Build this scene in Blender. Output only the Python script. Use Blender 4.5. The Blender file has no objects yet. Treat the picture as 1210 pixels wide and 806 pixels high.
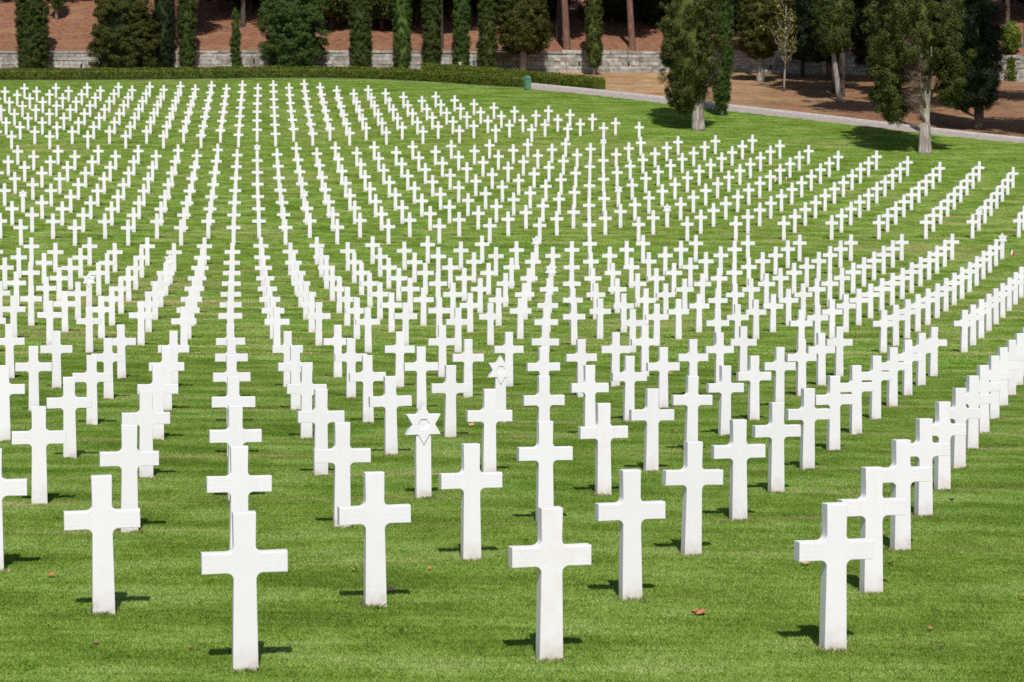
import bpy, bmesh, math, random
import numpy as np
from mathutils import Vector, Matrix

random.seed(7)
RNG = np.random.default_rng(11)
SC = bpy.context.scene
COL = SC.collection
R = math.radians

# ------------------------------------------------------------------ camera data
F_PX, W_PX, H_PX = 2353.0, 1210.0, 806.0
PITCH = math.atan((403 - 310) / F_PX)
CAM_Z = 2.75
HEAD = 1.07                                   # height of a headstone

# surveyed ground heights under the graves: x, y, z relative to the lens
GROUND_SURVEY = (
    (-1.8, 13.34, -2.736), (0.27, 13.83, -2.767), (2.31, 14.32, -2.792), (-3.15, 15.28, -2.704), (-1.07, 15.77, -2.734), (0.98, 16.25, -2.766),
    (3.03, 16.73, -2.79), (-2.43, 17.7, -2.702), (-0.37, 18.18, -2.724), (1.69, 18.66, -2.745), (3.75, 19.14, -2.777), (-3.79, 19.65, -2.666),
    (-1.73, 20.12, -2.685), (0.33, 20.6, -2.708), (2.39, 21.07, -2.734), (4.44, 21.54, -2.752), (-5.14, 21.59, -2.631), (-3.08, 22.06, -2.652),
    (1.05, 23, -2.692), (3.11, 23.47, -2.721), (5.17, 23.94, -2.746), (-4.42, 24.01, -2.606), (-2.36, 24.47, -2.624), (-0.29, 24.94, -2.65),
    (1.78, 25.4, -2.679), (3.85, 25.87, -2.696), (5.89, 26.33, -2.731), (-5.78, 25.96, -2.56), (-3.7, 26.42, -2.579), (-1.63, 26.88, -2.606),
    (0.43, 27.34, -2.62), (2.5, 27.8, -2.651), (4.57, 28.25, -2.676), (6.63, 28.71, -2.7), (-5.05, 28.36, -2.536), (-2.98, 28.82, -2.56),
    (-0.92, 29.27, -2.583), (1.15, 29.73, -2.606), (3.23, 30.18, -2.631), (5.3, 30.64, -2.655), (-6.42, 30.32, -2.48), (-4.33, 30.77, -2.501),
    (-2.25, 31.22, -2.525), (1.89, 32.12, -2.571), (3.95, 32.56, -2.592), (6.06, 33.01, -2.613), (-7.76, 32.27, -2.426), (-5.68, 32.72, -2.445),
    (-3.61, 33.16, -2.467), (-1.55, 33.61, -2.491), (0.54, 34.05, -2.514), (2.62, 34.5, -2.537), (4.69, 34.94, -2.556), (-7.03, 34.67, -2.388),
    (-4.95, 35.11, -2.405), (-2.91, 35.55, -2.426), (-0.8, 35.99, -2.451), (1.28, 36.43, -2.472), (3.35, 36.87, -2.493), (5.44, 37.31, -2.514),
    (-8.38, 36.63, -2.321), (-6.3, 37.06, -2.34), (-2.16, 37.93, -2.387), (-0.07, 38.37, -2.405), (2.01, 38.8, -2.428), (4.08, 39.24, -2.449),
    (6.17, 39.67, -2.467), (-9.73, 38.59, -2.265), (-7.65, 39.02, -2.283), (-5.57, 39.45, -2.299), (-3.48, 39.88, -2.318), (-1.41, 40.31, -2.336),
    (0.67, 40.74, -2.359), (2.76, 41.17, -2.378), (4.84, 41.6, -2.4), (6.93, 42.03, -2.425), (9.01, 42.46, -2.442), (-9.63, 45.32, -2.067),
    (-7.54, 45.74, -2.083), (-5.46, 46.16, -2.111), (-3.37, 46.57, -2.122), (-1.28, 46.99, -2.136), (0.79, 47.4, -2.153), (2.88, 47.82, -2.179),
    (4.96, 48.23, -2.208), (7.06, 48.65, -2.227), (9.15, 49.07, -2.24), (11.23, 49.48, -2.253), (-10.98, 47.29, -1.982), (-8.89, 47.7, -1.999),
    (-6.81, 48.11, -2.031), (-4.71, 48.52, -2.042), (-2.61, 48.93, -2.055), (-0.55, 49.34, -2.07), (-6.05, 50.48, -1.951), (-6.66, 54.8, -1.747),
    (-7.26, 59.11, -1.516), (-7.85, 63.42, -1.239), (-8.43, 67.73, -0.917), (-9.01, 72.03, -0.556), (-7.42, 52.44, -1.846), (-8, 56.76, -1.641),
    (-8.6, 61.07, -1.381), (-9.19, 65.39, -1.085), (-9.79, 69.69, -0.748), (-10.36, 74, -0.344), (-18.07, 74.93, -0.135), (-15.94, 75.28, -0.126),
    (-13.83, 75.63, -0.123), (-9.6, 76.33, -0.098), (-7.5, 76.68, -0.082), (-5.39, 77.03, -0.066), (-3.28, 77.37, -0.044), (-1.17, 77.72, -0.027),
    (3.03, 78.42, -0.001), (5.14, 78.77, 0.009), (7.26, 79.12, 0.019), (9.36, 79.47, 0.036), (11.48, 79.82, 0.039), (13.6, 80.17, 0.053),
    (15.74, 80.51, 0.07), (17.85, 80.86, 0.09), (-11.53, 82.61, 0.707), (-9.42, 82.94, 0.716), (-7.3, 83.27, 0.743), (-5.19, 83.61, 0.763),
    (-3.08, 83.94, 0.783), (-0.97, 84.28, 0.811), (1.13, 84.61, 0.838), (3.24, 84.95, 0.859), (5.36, 85.28, 0.883), (7.48, 85.62, 0.908),
    (9.6, 85.95, 0.929), (11.72, 86.29, 0.95), (13.84, 86.62, 0.982), (15.96, 86.96, 1), (18.1, 87.29, 1.018), (20.23, 87.63, 1.05),
    (-12.11, 86.9, 1.33), (-12.67, 91.2, 1.996), (-13.23, 95.49, 2.694), (-13.81, 99.77, 3.473), (-14.35, 104.05, 4.247), (-14.89, 108.33, 5.07),
    (-10.77, 84.92, 1.031), (-11.34, 89.21, 1.657), (-11.9, 93.5, 2.361), (-12.45, 97.78, 3.091), (-13, 102.06, 3.862), (-13.54, 106.34, 4.693),
    (-16.25, 110.33, 5.48), (-11.95, 110.88, 5.586), (-9.81, 111.15, 5.629), (-7.67, 111.42, 5.683), (-5.54, 111.7, 5.726), (-3.4, 111.97, 5.79),
    (-1.26, 112.24, 5.834), (0.87, 112.51, 5.897), (3.01, 112.79, 5.952), (7.27, 113.33, 6.041), (9.41, 113.6, 6.096), (11.56, 113.88, 6.17),
    (13.69, 114.15, 6.225), (15.01, 112.22, 5.804), (16.34, 110.29, 5.417), (17.67, 108.36, 4.97), (19.83, 108.65, 5.013), (21.15, 106.73, 4.605),
    (22.47, 104.81, 4.195), (24.62, 105.11, 4.249), (25.96, 103.21, 3.848), (20.84, 100.38, 3.328), (19.18, 95.93, 2.511), (14.93, 95.3, 2.449),
    (17.57, 91.46, 1.729), (-15.99, 116.87, 6.712), (-13.83, 117.13, 6.797), (-11.68, 117.39, 6.824), (-9.53, 117.65, 6.885), (-7.34, 117.9, 6.927),
    (-5.24, 118.16, 6.994), (-3.11, 118.42, 7.06), (-0.98, 118.68, 7.107), (1.16, 118.94, 7.165), (3.31, 119.19, 7.222), (5.44, 119.45, 7.29),
    (7.59, 119.71, 7.347), (-16.52, 121.13, 7.556), (-17.05, 125.39, 8.424), (-17.57, 129.64, 9.281), (-18.11, 133.89, 10.117), (-18.63, 138.13, 11.026),
    (-19.16, 142.36, 11.878), (-15.18, 119.13, 7.167), (-15.72, 123.38, 8.017), (-16.25, 127.63, 8.878), (-16.77, 131.88, 9.726), (-17.3, 136.11, 10.602),
    (-17.82, 140.35, 11.475), (-16.99, 142.56, 11.896), (-14.8, 142.76, 11.986), (-21.36, 142.16, 11.819), (-23.53, 141.96, 11.753), (-25.71, 141.76, 11.712),
    (-27.89, 141.56, 11.658), (-30.08, 141.36, 11.617), (-32.26, 141.16, 11.564), (-34.45, 140.96, 11.523), (-13.47, 140.76, 11.57), (-12.14, 138.75, 11.161),
    (-9.97, 138.96, 11.238), (-10.8, 136.76, 10.788), (-8.66, 136.97, 10.829), (-7.32, 134.98, 10.411), (-5.16, 135.2, 10.463), (-5.97, 133, 9.989),
    (-3.82, 133.22, 10.052), (-2.5, 131.24, 9.648), (-1.19, 129.27, 9.258), (0.15, 127.3, 8.869), (2.29, 127.54, 8.931), (1.47, 125.33, 8.467),
    (3.62, 125.58, 8.528), (2.79, 123.37, 8.068), (4.93, 123.62, 8.117), (1.99, 121.15, 7.603), (4.11, 121.41, 7.672), (6.29, 121.66, 7.731),
)

# ------------------------------------------------------------------ ground
_S = np.array(GROUND_SURVEY, float)


def thin_plate(pts, z, lam=0.3, s=20.0):
    q = pts / s
    n = len(q)
    rr = np.linalg.norm(q[:, None] - q[None], axis=2)
    k = np.where(rr > 0, rr * rr * np.log(rr + 1e-12), 0) + lam * np.eye(n)
    m = np.zeros((n + 3, n + 3))
    m[:n, :n] = k
    m[:n, n] = 1
    m[:n, n + 1:] = q
    m[n, :n] = 1
    m[n + 1:, :n] = q.T
    w = np.linalg.solve(m, np.r_[z, 0, 0, 0])

    def ev(x, y):
        x = np.asarray(x, float)
        shp = x.shape
        a = np.stack([x.ravel(), np.broadcast_to(np.asarray(y, float), shp).ravel()], 1) / s
        out = np.empty(len(a))
        for i in range(0, len(a), 8000):
            b = a[i:i + 8000]
            d2 = np.maximum(((b[:, None] - q[None]) ** 2).sum(2), 1e-18)
            out[i:i + 8000] = (0.5 * d2 * np.log(d2)) @ w[:n] + w[n] + b @ w[n + 1:]
        return out.reshape(shp)
    return ev


_tps = thin_plate(_S[:, :2], _S[:, 2] + CAM_Z, 0.01)


def ground(x, y):
    """height of lawn, path and bank (as far as the stone wall)"""
    x = np.asarray(x, float)
    y = np.asarray(y, float)
    # keep the fitted surface inside the surveyed fan, flat under the camera
    yc = np.maximum(y, 13.0)
    lim = 0.36 * yc
    return _tps(np.clip(x, -lim, lim), yc)


def ray(px, py):
    """unit-depth direction of a photo pixel, in the world"""
    a = (px - W_PX / 2) / F_PX
    b = (py - H_PX / 2) / F_PX
    return np.array([a, math.cos(PITCH) - b * math.sin(PITCH), -math.sin(PITCH) - b * math.cos(PITCH)])


def on_ground(px, py):
    """where the sight line of a photo pixel meets the ground"""
    v = ray(px, py)
    t = np.linspace(10, 260, 5000)
    p = v[None] * t[:, None] + np.array([0, 0, CAM_Z])
    d = p[:, 2] - ground(p[:, 0], p[:, 1])
    i = np.where(d <= 0)[0]
    i = i[0] if len(i) else len(t) - 1
    return p[i]


def at_depth(px, py, t):
    return ray(px, py) * t + np.array([0, 0, CAM_Z])


class Curve:
    """distance of a boundary as a function of the bearing x / y"""

    def __init__(self, pts, offset=0.0):
        g = np.array([on_ground(*p) for p in pts])
        s = g[:, 0] / g[:, 1]
        o = np.argsort(s)
        xs = np.linspace(-0.62, 0.62, 621)
        v = np.interp(xs, s[o], g[o, 1])
        k = np.exp(-0.5 * (np.arange(-30, 31) / 9.0) ** 2)
        k /= k.sum()
        v = np.convolve(np.pad(v, 30, mode='edge'), k, mode='valid')
        self.xs, self.v = xs, v + offset

    def __call__(self, s):
        return np.interp(s, self.xs, self.v)


Y_NEAR = Curve([(-700, 92), (0, 93.5), (200, 93), (400, 91), (470, 92), (560, 98.5), (640, 107), (700, 112), (740, 117), (800, 124.5),
                (860, 131.5), (900, 135.5), (960, 142), (1020, 149.5), (1100, 159), (1210, 170), (1700, 205)])
Y_FAR = Curve([(-700, 86.5), (0, 87.5), (200, 87), (400, 86), (470, 87), (560, 93), (640, 101.5), (700, 106.5), (740, 111), (800, 118),
               (860, 125.5), (900, 129.5), (960, 136), (1020, 143), (1100, 153), (1210, 165), (1700, 200)])
Y_WALL = Curve([(-700, 84), (0, 84), (200, 84), (400, 84), (560, 85), (700, 86), (760, 85.5), (902, 85.5), (960, 86.5), (1080, 90),
                (1190, 95), (1210, 96), (1700, 118)])


def wall_height(s):
    return np.interp(s, [-0.3, 0.0, 0.1, 0.24, 0.3], [1.78, 1.82, 1.88, 2.12, 2.15])


def hill(x, y):
    """height of the wooded slope that starts on top of the wall"""
    x = np.asarray(x, float)
    y = np.asarray(y, float)
    s = x / y
    yw = Y_WALL(s)
    t = np.maximum(y - yw - 0.25, 0)
    z = ground(x, np.minimum(y, yw)) + wall_height(s) - 0.12 + 0.34 * t + 0.0022 * t * t
    return z + np.minimum(t, 1) * 0.10 * (np.sin(x * 0.9 + 0.3 * y) + np.sin(0.55 * y - 0.4 * x + 1.3))


# ------------------------------------------------------------------ mesh helpers
def link(name, verts, faces, material, parent=None, smooth=False, origin=None):
    """one mesh object; verts (N,3) in world space, faces list or (M,k) array"""
    me = bpy.data.meshes.new(name)
    v = np.asarray(verts, np.float32)
    o = bpy.data.objects.new(name, me)
    if origin is not None:
        origin = np.asarray(origin, np.float32)
        v = v - origin[None]
    if isinstance(faces, np.ndarray):
        k = faces.shape[1]
        me.vertices.add(len(v))
        me.vertices.foreach_set('co', v.ravel())
        me.loops.add(faces.size)
        me.loops.foreach_set('vertex_index', faces.astype(np.int32).ravel())
        me.polygons.add(len(faces))
        me.polygons.foreach_set('loop_start', np.arange(0, faces.size, k, dtype=np.int32))
        me.polygons.foreach_set('loop_total', np.full(len(faces), k, np.int32))
        me.update(calc_edges=True)
        me.validate()
    else:
        me.from_pydata(v.tolist(), [], faces)
    if smooth:
        me.polygons.foreach_set('use_smooth', np.ones(len(me.polygons), bool))
    if material:
        me.materials.append(material)
    COL.objects.link(o)
    if parent is not None:
        o.parent = parent
    elif origin is not None:
        o.location = origin
    return o


def tag(o, label=None, cat=None, group=None, kind=None):
    if label:
        o['label'] = label
    if cat:
        o['category'] = cat
    if group:
        o['group'] = group
    if kind:
        o['kind'] = kind
    return o


def thing(name, loc, label, cat, group=None):
    o = bpy.data.objects.new(name, None)
    o.empty_display_size = 0.3
    o.location = Vector([float(v) for v in loc])
    COL.objects.link(o)
    return tag(o, label, cat, group)


def tube(points, radii, n=9, wob=0.0, rng=RNG, cap=True):
    """tapered tube through points -> verts, faces"""
    P = np.asarray(points, float)
    m = len(P)
    V, Fc = [], []
    up = np.array([0.31, 0.95, 0.05])
    ph = rng.uniform(0, 6.28, 4)
    for i in range(m):
        t = P[min(i + 1, m - 1)] - P[max(i - 1, 0)]
        t /= np.linalg.norm(t) + 1e-9
        a = np.cross(up, t)
        a /= np.linalg.norm(a) + 1e-9
        b = np.cross(t, a)
        for k in range(n):
            th = 2 * math.pi * k / n
            r = radii[i] * (1 + wob * (math.sin(3 * th + ph[0] + i * .2) + .6 * math.sin(5 * th + ph[1] - i * .13)))
            V.append(P[i] + r * (math.cos(th) * a + math.sin(th) * b))
    for i in range(m - 1):
        for k in range(n):
            k2 = (k + 1) % n
            Fc.append((i * n + k, i * n + k2, (i + 1) * n + k2, (i + 1) * n + k))
    if cap:
        Fc.append(tuple(range(n - 1, -1, -1)))
        Fc.append(tuple((m - 1) * n + k for k in range(n)))
    return V, Fc


class MB:
    """collects pieces that become one mesh"""

    def __init__(self):
        self.V, self.F = [], []

    def add(self, V, Fc):
        o = len(self.V)
        self.V += [np.asarray(v, float) for v in V]
        self.F += [tuple(i + o for i in f) for f in Fc]

    def box(self, c, s, rot=None):
        c = np.asarray(c, float)
        h = np.asarray(s, float) / 2
        vs = [np.array([x, y, z]) * h for x in (-1, 1) for y in (-1, 1) for z in (-1, 1)]
        if rot is not None:
            vs = [rot @ v for v in vs]
        self.add([v + c for v in vs], [(0, 1, 3, 2), (4, 6, 7, 5), (0, 4, 5, 1), (2, 3, 7, 6), (0, 2, 6, 4), (1, 5, 7, 3)])

    def build(self, name, mat, parent=None, smooth=False, origin=None):
        return link(name, np.array(self.V), self.F, mat, parent, smooth, origin)


# ------------------------------------------------------------------ materials
def new_mat(name):
    m = bpy.data.materials.new(name)
    m.use_nodes = True
    nt = m.node_tree
    nt.nodes.clear()
    out = nt.nodes.new('ShaderNodeOutputMaterial')
    bs = nt.nodes.new('ShaderNodeBsdfPrincipled')
    nt.links.new(bs.outputs[0], out.inputs[0])
    bs.inputs['Roughness'].default_value = 0.8
    bs.inputs['Specular IOR Level'].default_value = 0.25
    return m, nt, bs


class NT:
    """tiny node-writing helper"""

    def __init__(self, nt):
        self.nt = nt

    def n(self, t, **kw):
        nd = self.nt.nodes.new(t)
        for k, v in kw.items():
            setattr(nd, k, v)
        return nd

    def l(self, a, b):
        self.nt.links.new(a, b)

    def pos(self):
        return self.n('ShaderNodeNewGeometry').outputs['Position']

    def island(self):
        return self.n('ShaderNodeNewGeometry').outputs['Random Per Island']

    def scaled(self, vec, s):
        m = self.n('ShaderNodeMapping')
        m.inputs['Scale'].default_value = s
        self.l(vec, m.inputs['Vector'])
        return m.outputs[0]

    def noise(self, vec, scale, detail=3, rough=0.55):
        nd = self.n('ShaderNodeTexNoise')
        nd.inputs['Scale'].default_value = scale
        nd.inputs['Detail'].default_value = detail
        nd.inputs['Roughness'].default_value = rough
        self.l(vec, nd.inputs['Vector'])
        return nd.outputs['Fac']

    def ramp(self, fac, stops):
        nd = self.n('ShaderNodeValToRGB')
        el = nd.color_ramp.elements
        while len(el) < len(stops):
            el.new(0.5)
        for e, (p, c) in zip(el, stops):
            e.position = p
            e.color = (*c, 1) if not isinstance(c, (int, float)) else (c, c, c, 1)
        self.l(fac, nd.inputs[0])
        return nd.outputs[0]

    def mix(self, fac, a, b, mode='MIX'):
        nd = self.n('ShaderNodeMix', data_type='RGBA', blend_type=mode)
        for sock, v in ((nd.inputs['Factor'], fac), (nd.inputs[6], a), (nd.inputs[7], b)):
            if hasattr(v, 'node'):
                self.l(v, sock)
            elif isinstance(v, tuple):
                sock.default_value = (*v, 1)
            else:
                sock.default_value = v
        return nd.outputs[2]

    def math(self, op, a, b=0.0, clamp=False):
        nd = self.n('ShaderNodeMath', operation=op, use_clamp=clamp)
        for i, v in enumerate((a, b)):
            if hasattr(v, 'node'):
                self.l(v, nd.inputs[i])
            else:
                nd.inputs[i].default_value = v
        return nd.outputs[0]

    def bump(self, h, strength, dist, bs):
        nd = self.n('ShaderNodeBump')
        nd.inputs['Strength'].default_value = strength
        nd.inputs['Distance'].default_value = dist
        self.l(h, nd.inputs['Height'])
        self.l(nd.outputs[0], bs.inputs['Normal'])


def simple_mat(name, col, rough=0.8, noise=0.15, scale=4.0):
    m, nt, bs = new_mat(name)
    t = NT(nt)
    bs.inputs['Roughness'].default_value = rough
    nz = t.noise(t.pos(), scale, 4)
    lo = tuple(c * (1 - noise * 1.6) for c in col)
    hi = tuple(min(1, c * (1 + noise * 1.6)) for c in col)
    t.l(t.ramp(nz, [(0.3, lo), (0.7, hi)]), bs.inputs['Base Color'])
    return m


def turf_colour(t, dry=None):
    """patchy lawn colour, in world space, shared by turf and blades"""
    p = t.pos()
    a = t.noise(t.scaled(p, (0.42, 1.15, 0.5)), 1.0, 2, 0.5)          # mown bands along the rows
    b = t.noise(p, 1.7, 3, 0.55)
    c = t.noise(t.scaled(p, (0.05, 0.09, 0.05)), 1.0, 2)
    s = t.math('ADD', t.math('MULTIPLY', a, 0.62), t.math('MULTIPLY', b, 0.38))
    col = t.ramp(s, [(0.36, TURF[0]), (0.46, TURF[1]), (0.55, TURF[2]), (0.67, TURF[3])])
    col = t.mix(t.math('MULTIPLY', t.ramp(c, [(0.35, 0.0), (0.7, 1.0)]), 0.35), col, TURF[4])
    if dry is not None:
        col = t.mix(dry, col, (0.56, 0.43, 0.25))
    return col


TURF = ((0.102, 0.200, 0.018), (0.152, 0.272, 0.032), (0.218, 0.354, 0.065), (0.318, 0.428, 0.135), (0.238, 0.312, 0.058))


def make_turf():
    m, nt, bs = new_mat('turf')
    t = NT(nt)
    at = t.n('ShaderNodeAttribute', attribute_name='dry')
    soil = t.noise(t.pos(), 9.0, 4)
    dry = t.math('MULTIPLY', at.outputs['Fac'], t.ramp(soil, [(0.35, 0.35), (0.65, 1.0)]))
    col = t.mix(0.18, turf_colour(t, dry), (0.20, 0.17, 0.06))
    t.l(col, bs.inputs['Base Color'])
    bs.inputs['Roughness'].default_value = 0.95
    bs.inputs['Specular IOR Level'].default_value = 0.05
    t.bump(t.noise(t.pos(), 45.0, 3), 0.6, 0.02, bs)
    return m


def make_blades():
    m, nt, bs = new_mat('grass_blades')
    t = NT(nt)
    at = t.n('ShaderNodeAttribute', attribute_name='dry', attribute_type='INSTANCER')
    col = turf_colour(t, at.outputs['Fac'])
    isl = t.island()
    var = t.ramp(isl, [(0.0, (0.62, 0.66, 0.55)), (0.45, (0.95, 1.0, 0.9)), (0.80, (1.25, 1.2, 1.2)), (0.92, (1.9, 1.45, 2.2)), (1.0, (2.3, 1.65, 2.9))])
    col = t.mix(1.0, col, var, 'MULTIPLY')
    nt.nodes.remove(bs)
    out = [n for n in nt.nodes if n.type == 'OUTPUT_MATERIAL'][0]
    bs = t.n('ShaderNodeBsdfPrincipled')
    bs.inputs['Roughness'].default_value = 0.55
    bs.inputs['Specular IOR Level'].default_value = 0.2
    t.l(col, bs.inputs['Base Color'])
    tr = t.n('ShaderNodeBsdfTranslucent')
    t.l(t.mix(1.0, col, (1.0, 1.05, 0.7), 'MULTIPLY'), tr.inputs['Color'])
    mx = t.n('ShaderNodeMixShader')
    mx.inputs[0].default_value = 0.16
    t.l(bs.outputs[0], mx.inputs[1])
    t.l(tr.outputs[0], mx.inputs[2])
    t.l(mx.outputs[0], out.inputs[0])
    return m


def make_marble():
    m, nt, bs = new_mat('white_marble')
    t = NT(nt)
    p = t.pos()
    rnd = t.math('FRACT', t.math('ADD', t.island(), t.n('ShaderNodeObjectInfo').outputs['Random']))
    base = t.mix(rnd, (0.700, 0.686, 0.712), (0.745, 0.731, 0.760))
    blotch = t.ramp(t.noise(p, 5.0, 5, 0.65), [(0.45, 0.0), (0.75, 1.0)])
    base = t.mix(t.math('MULTIPLY', blotch, 0.16), base, (0.59, 0.565, 0.54))
    streak = t.ramp(t.noise(t.scaled(p, (14, 14, 1.2)), 1.0, 4), [(0.52, 0.0), (0.72, 1.0)])
    base = t.mix(t.math('MULTIPLY', streak, 0.16), base, (0.60, 0.585, 0.56))
    old = t.math('MULTIPLY', t.math('GREATER_THAN', rnd, 0.975), t.ramp(t.noise(p, 9.0, 4), [(0.40, 0.0), (0.62, 1.0)]))
    base = t.mix(t.math('MULTIPLY', old, 0.18), base, (0.62, 0.50, 0.42))
    # soil splashed on the foot of the stone
    rise = t.n('ShaderNodeAttribute', attribute_name='rise').outputs['Fac']
    wob = t.math('MULTIPLY', t.noise(p, 11.0, 4), 0.34)
    foot = t.math('SUBTRACT', wob, t.math('SUBTRACT', rise, 0.03))
    base = t.mix(t.ramp(foot, [(0.0, 0.0), (0.13, 0.30), (0.20, 0.75)]), base, (0.50, 0.425, 0.355))
    acr = t.n('ShaderNodeAttribute', attribute_name='arm').outputs['Fac']
    obj = t.n('ShaderNodeTexCoord').outputs['Object']
    sep = t.n('ShaderNodeSeparateXYZ')
    t.l(obj, sep.inputs[0])
    line = t.math('GREATER_THAN', t.math('SINE', t.math('MULTIPLY', sep.outputs[2], 165.0)), 0.0)
    letter_shade = t.math('MULTIPLY', t.math('MULTIPLY', t.ramp(t.noise(t.scaled(obj, (72, 1, 34)), 1.0, 1), [(0.48, 0.0), (0.60, 1.0)]), line), acr)
    base = t.mix(t.math('MULTIPLY', letter_shade, 0.13), base, (0.40, 0.39, 0.38))  # shade inside the engraved lines, put into the stone colour
    t.l(base, bs.inputs['Base Color'])
    bs.inputs['Roughness'].default_value = 0.55
    # weathered lettering across the arms: a barely raised grain, and the sawn stone's own grain
    h = t.math('ADD', t.math('MULTIPLY', letter_shade, 0.8), t.math('MULTIPLY', t.noise(p, 60.0, 3), 0.2))
    t.bump(h, 0.10, 0.0015, bs)
    return m


def make_foliage(name, dark, light, brown=0.0, brown_col=(0.16, 0.085, 0.035), clump=1.6):
    m, nt, bs = new_mat(name)
    t = NT(nt)
    p = t.pos()
    isl = t.island()
    f = t.math('ADD', t.math('MULTIPLY', isl, 0.70), t.math('MULTIPLY', t.noise(p, clump, 3), 0.42))
    col = t.ramp(f, [(0.25, dark), (0.85, light)])
    if brown:
        b = t.ramp(t.noise(p, 1.1, 4, 0.6), [(1 - brown - 0.12, 0.0), (1 - brown, 1.0)])
        b2 = t.math('MULTIPLY', b, t.math('GREATER_THAN', isl, 0.25))
        col = t.mix(b2, col, brown_col)
    t.l(col, bs.inputs['Base Color'])
    bs.inputs['Roughness'].default_value = 0.6
    bs.inputs['Specular IOR Level'].default_value = 0.15
    return m


def make_bark(name, a, b, scale=(9, 9, 1.5)):
    m, nt, bs = new_mat(name)
    t = NT(nt)
    nz = t.noise(t.scaled(t.pos(), scale), 1.0, 5, 0.65)
    t.l(t.ramp(nz, [(0.32, a), (0.66, b)]), bs.inputs['Base Color'])
    bs.inputs['Roughness'].default_value = 0.95
    t.bump(nz, 1.0, 0.06, bs)
    return m


def make_stone():
    m, nt, bs = new_mat('grey_wall_stone')
    t = NT(nt)
    p = t.pos()
    isl = t.island()
    c = t.ramp(isl, [(0.0, (0.27, 0.255, 0.23)), (0.5, (0.38, 0.365, 0.33)), (1.0, (0.50, 0.48, 0.44))])
    n1 = t.ramp(t.noise(p, 3.5, 5, 0.65), [(0.38, (0.62, 0.61, 0.58)), (0.65, (1.1, 1.09, 1.07))])
    c = t.mix(1.0, c, n1, 'MULTIPLY')
    drip = t.ramp(t.noise(t.scaled(p, (3.0, 3.0, 0.5)), 1.0, 4), [(0.55, 0.0), (0.72, 1.0)])
    c = t.mix(t.math('MULTIPLY', drip, 0.55), c, (0.12, 0.115, 0.10))
    t.l(c, bs.inputs['Base Color'])
    bs.inputs['Roughness'].default_value = 0.95
    t.bump(t.noise(p, 14.0, 5), 0.9, 0.05, bs)
    return m


def make_bank():
    """sun-dried grass with brown litter towards the trees"""
    m, nt, bs = new_mat('dry_grass')
    t = NT(nt)
    p = t.pos()
    n1 = t.noise(t.scaled(p, (0.5, 1.0, 0.5)), 1.4, 5, 0.65)
    col = t.ramp(n1, [(0.30, (0.22, 0.125, 0.062)), (0.50, (0.36, 0.225, 0.115)), (0.68, (0.47, 0.33, 0.185))])
    lit = t.n('ShaderNodeAttribute', attribute_name='litter').outputs['Fac']
    n2 = t.noise(p, 0.45, 4, 0.6)
    k = t.math('MULTIPLY', lit, t.ramp(n2, [(0.30, 0.55), (0.62, 1.0)]))
    n3 = t.noise(p, 3.0, 5, 0.7)
    red = t.ramp(n3, [(0.32, (0.105, 0.050, 0.030)), (0.55, (0.235, 0.120, 0.074)), (0.75, (0.34, 0.20, 0.13))])
    t.l(t.mix(k, col, red), bs.inputs['Base Color'])
    bs.inputs['Roughness'].default_value = 0.95
    bs.inputs['Specular IOR Level'].default_value = 0.05
    t.bump(t.noise(p, 9.0, 5, 0.7), 1.0, 0.12, bs)
    return m


def make_hillside():
    m, nt, bs = new_mat('needle_litter')
    t = NT(nt)
    p = t.pos()
    n1 = t.noise(p, 2.6, 6, 0.7)
    col = t.ramp(n1, [(0.30, (0.100, 0.044, 0.026)), (0.46, (0.225, 0.104, 0.064)), (0.62, (0.300, 0.150, 0.096)), (0.78, (0.40, 0.25, 0.17))])
    n2 = t.noise(t.scaled(p, (0.25, 0.5, 0.5)), 1.0, 4)
    col = t.mix(t.ramp(n2, [(0.52, 0.0), (0.68, 0.7)]), col, (0.30, 0.185, 0.095))
    t.l(col, bs.inputs['Base Color'])
    bs.inputs['Roughness'].default_value = 0.95
    bs.inputs['Specular IOR Level'].default_value = 0.05
    t.bump(t.noise(p, 8.0, 5, 0.7), 1.0, 0.15, bs)
    return m


M_TURF = make_turf()
M_BLADE = make_blades()
M_MARBLE = make_marble()
M_STONE = make_stone()
M_BANK = make_bank()
M_HILL = make_hillside()
M_PATH = simple_mat('pinkish_grey_paving', (0.31, 0.265, 0.245), 0.9, 0.14, 3.0)
M_KERB = simple_mat('pale_kerb_stone', (0.52, 0.50, 0.47), 0.9, 0.12, 5.0)
M_MORTAR = simple_mat('dark_wall_joint', (0.10, 0.095, 0.085), 0.95, 0.2, 6.0)
M_HOLE_SHADE = simple_mat('hole_shade', (0.012, 0.012, 0.012), 1.0, 0.1, 5.0)
M_CYP = make_foliage('cypress_green', (0.012, 0.026, 0.003), (0.086, 0.108, 0.022), 0.10)
M_CYP2 = make_foliage('young_cypress_green', (0.015, 0.036, 0.005), (0.082, 0.130, 0.026), 0.04)
M_OLIVE = make_foliage('olive_green_sprays', (0.009, 0.017, 0.002), (0.092, 0.096, 0.016), 0.05)
M_DARK = make_foliage('dark_evergreen', (0.006, 0.013, 0.004), (0.026, 0.040, 0.011), 0.05)
M_RAGGED = make_foliage('ragged_cypress_green', (0.010, 0.021, 0.003), (0.108, 0.122, 0.026), 0.26, (0.17, 0.105, 0.06))
M_HEDGE = make_foliage('hedge_green', (0.016, 0.034, 0.003), (0.145, 0.170, 0.018), 0.08, (0.14, 0.10, 0.03), 2.0)
M_SHRUB = make_foliage('bright_shrub_green', (0.055, 0.095, 0.010), (0.170, 0.215, 0.028), 0.0)
M_YELLOW = make_foliage('yellowing_leaves', (0.055, 0.075, 0.018), (0.260, 0.215, 0.045), 0.12, (0.20, 0.14, 0.07))
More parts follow.
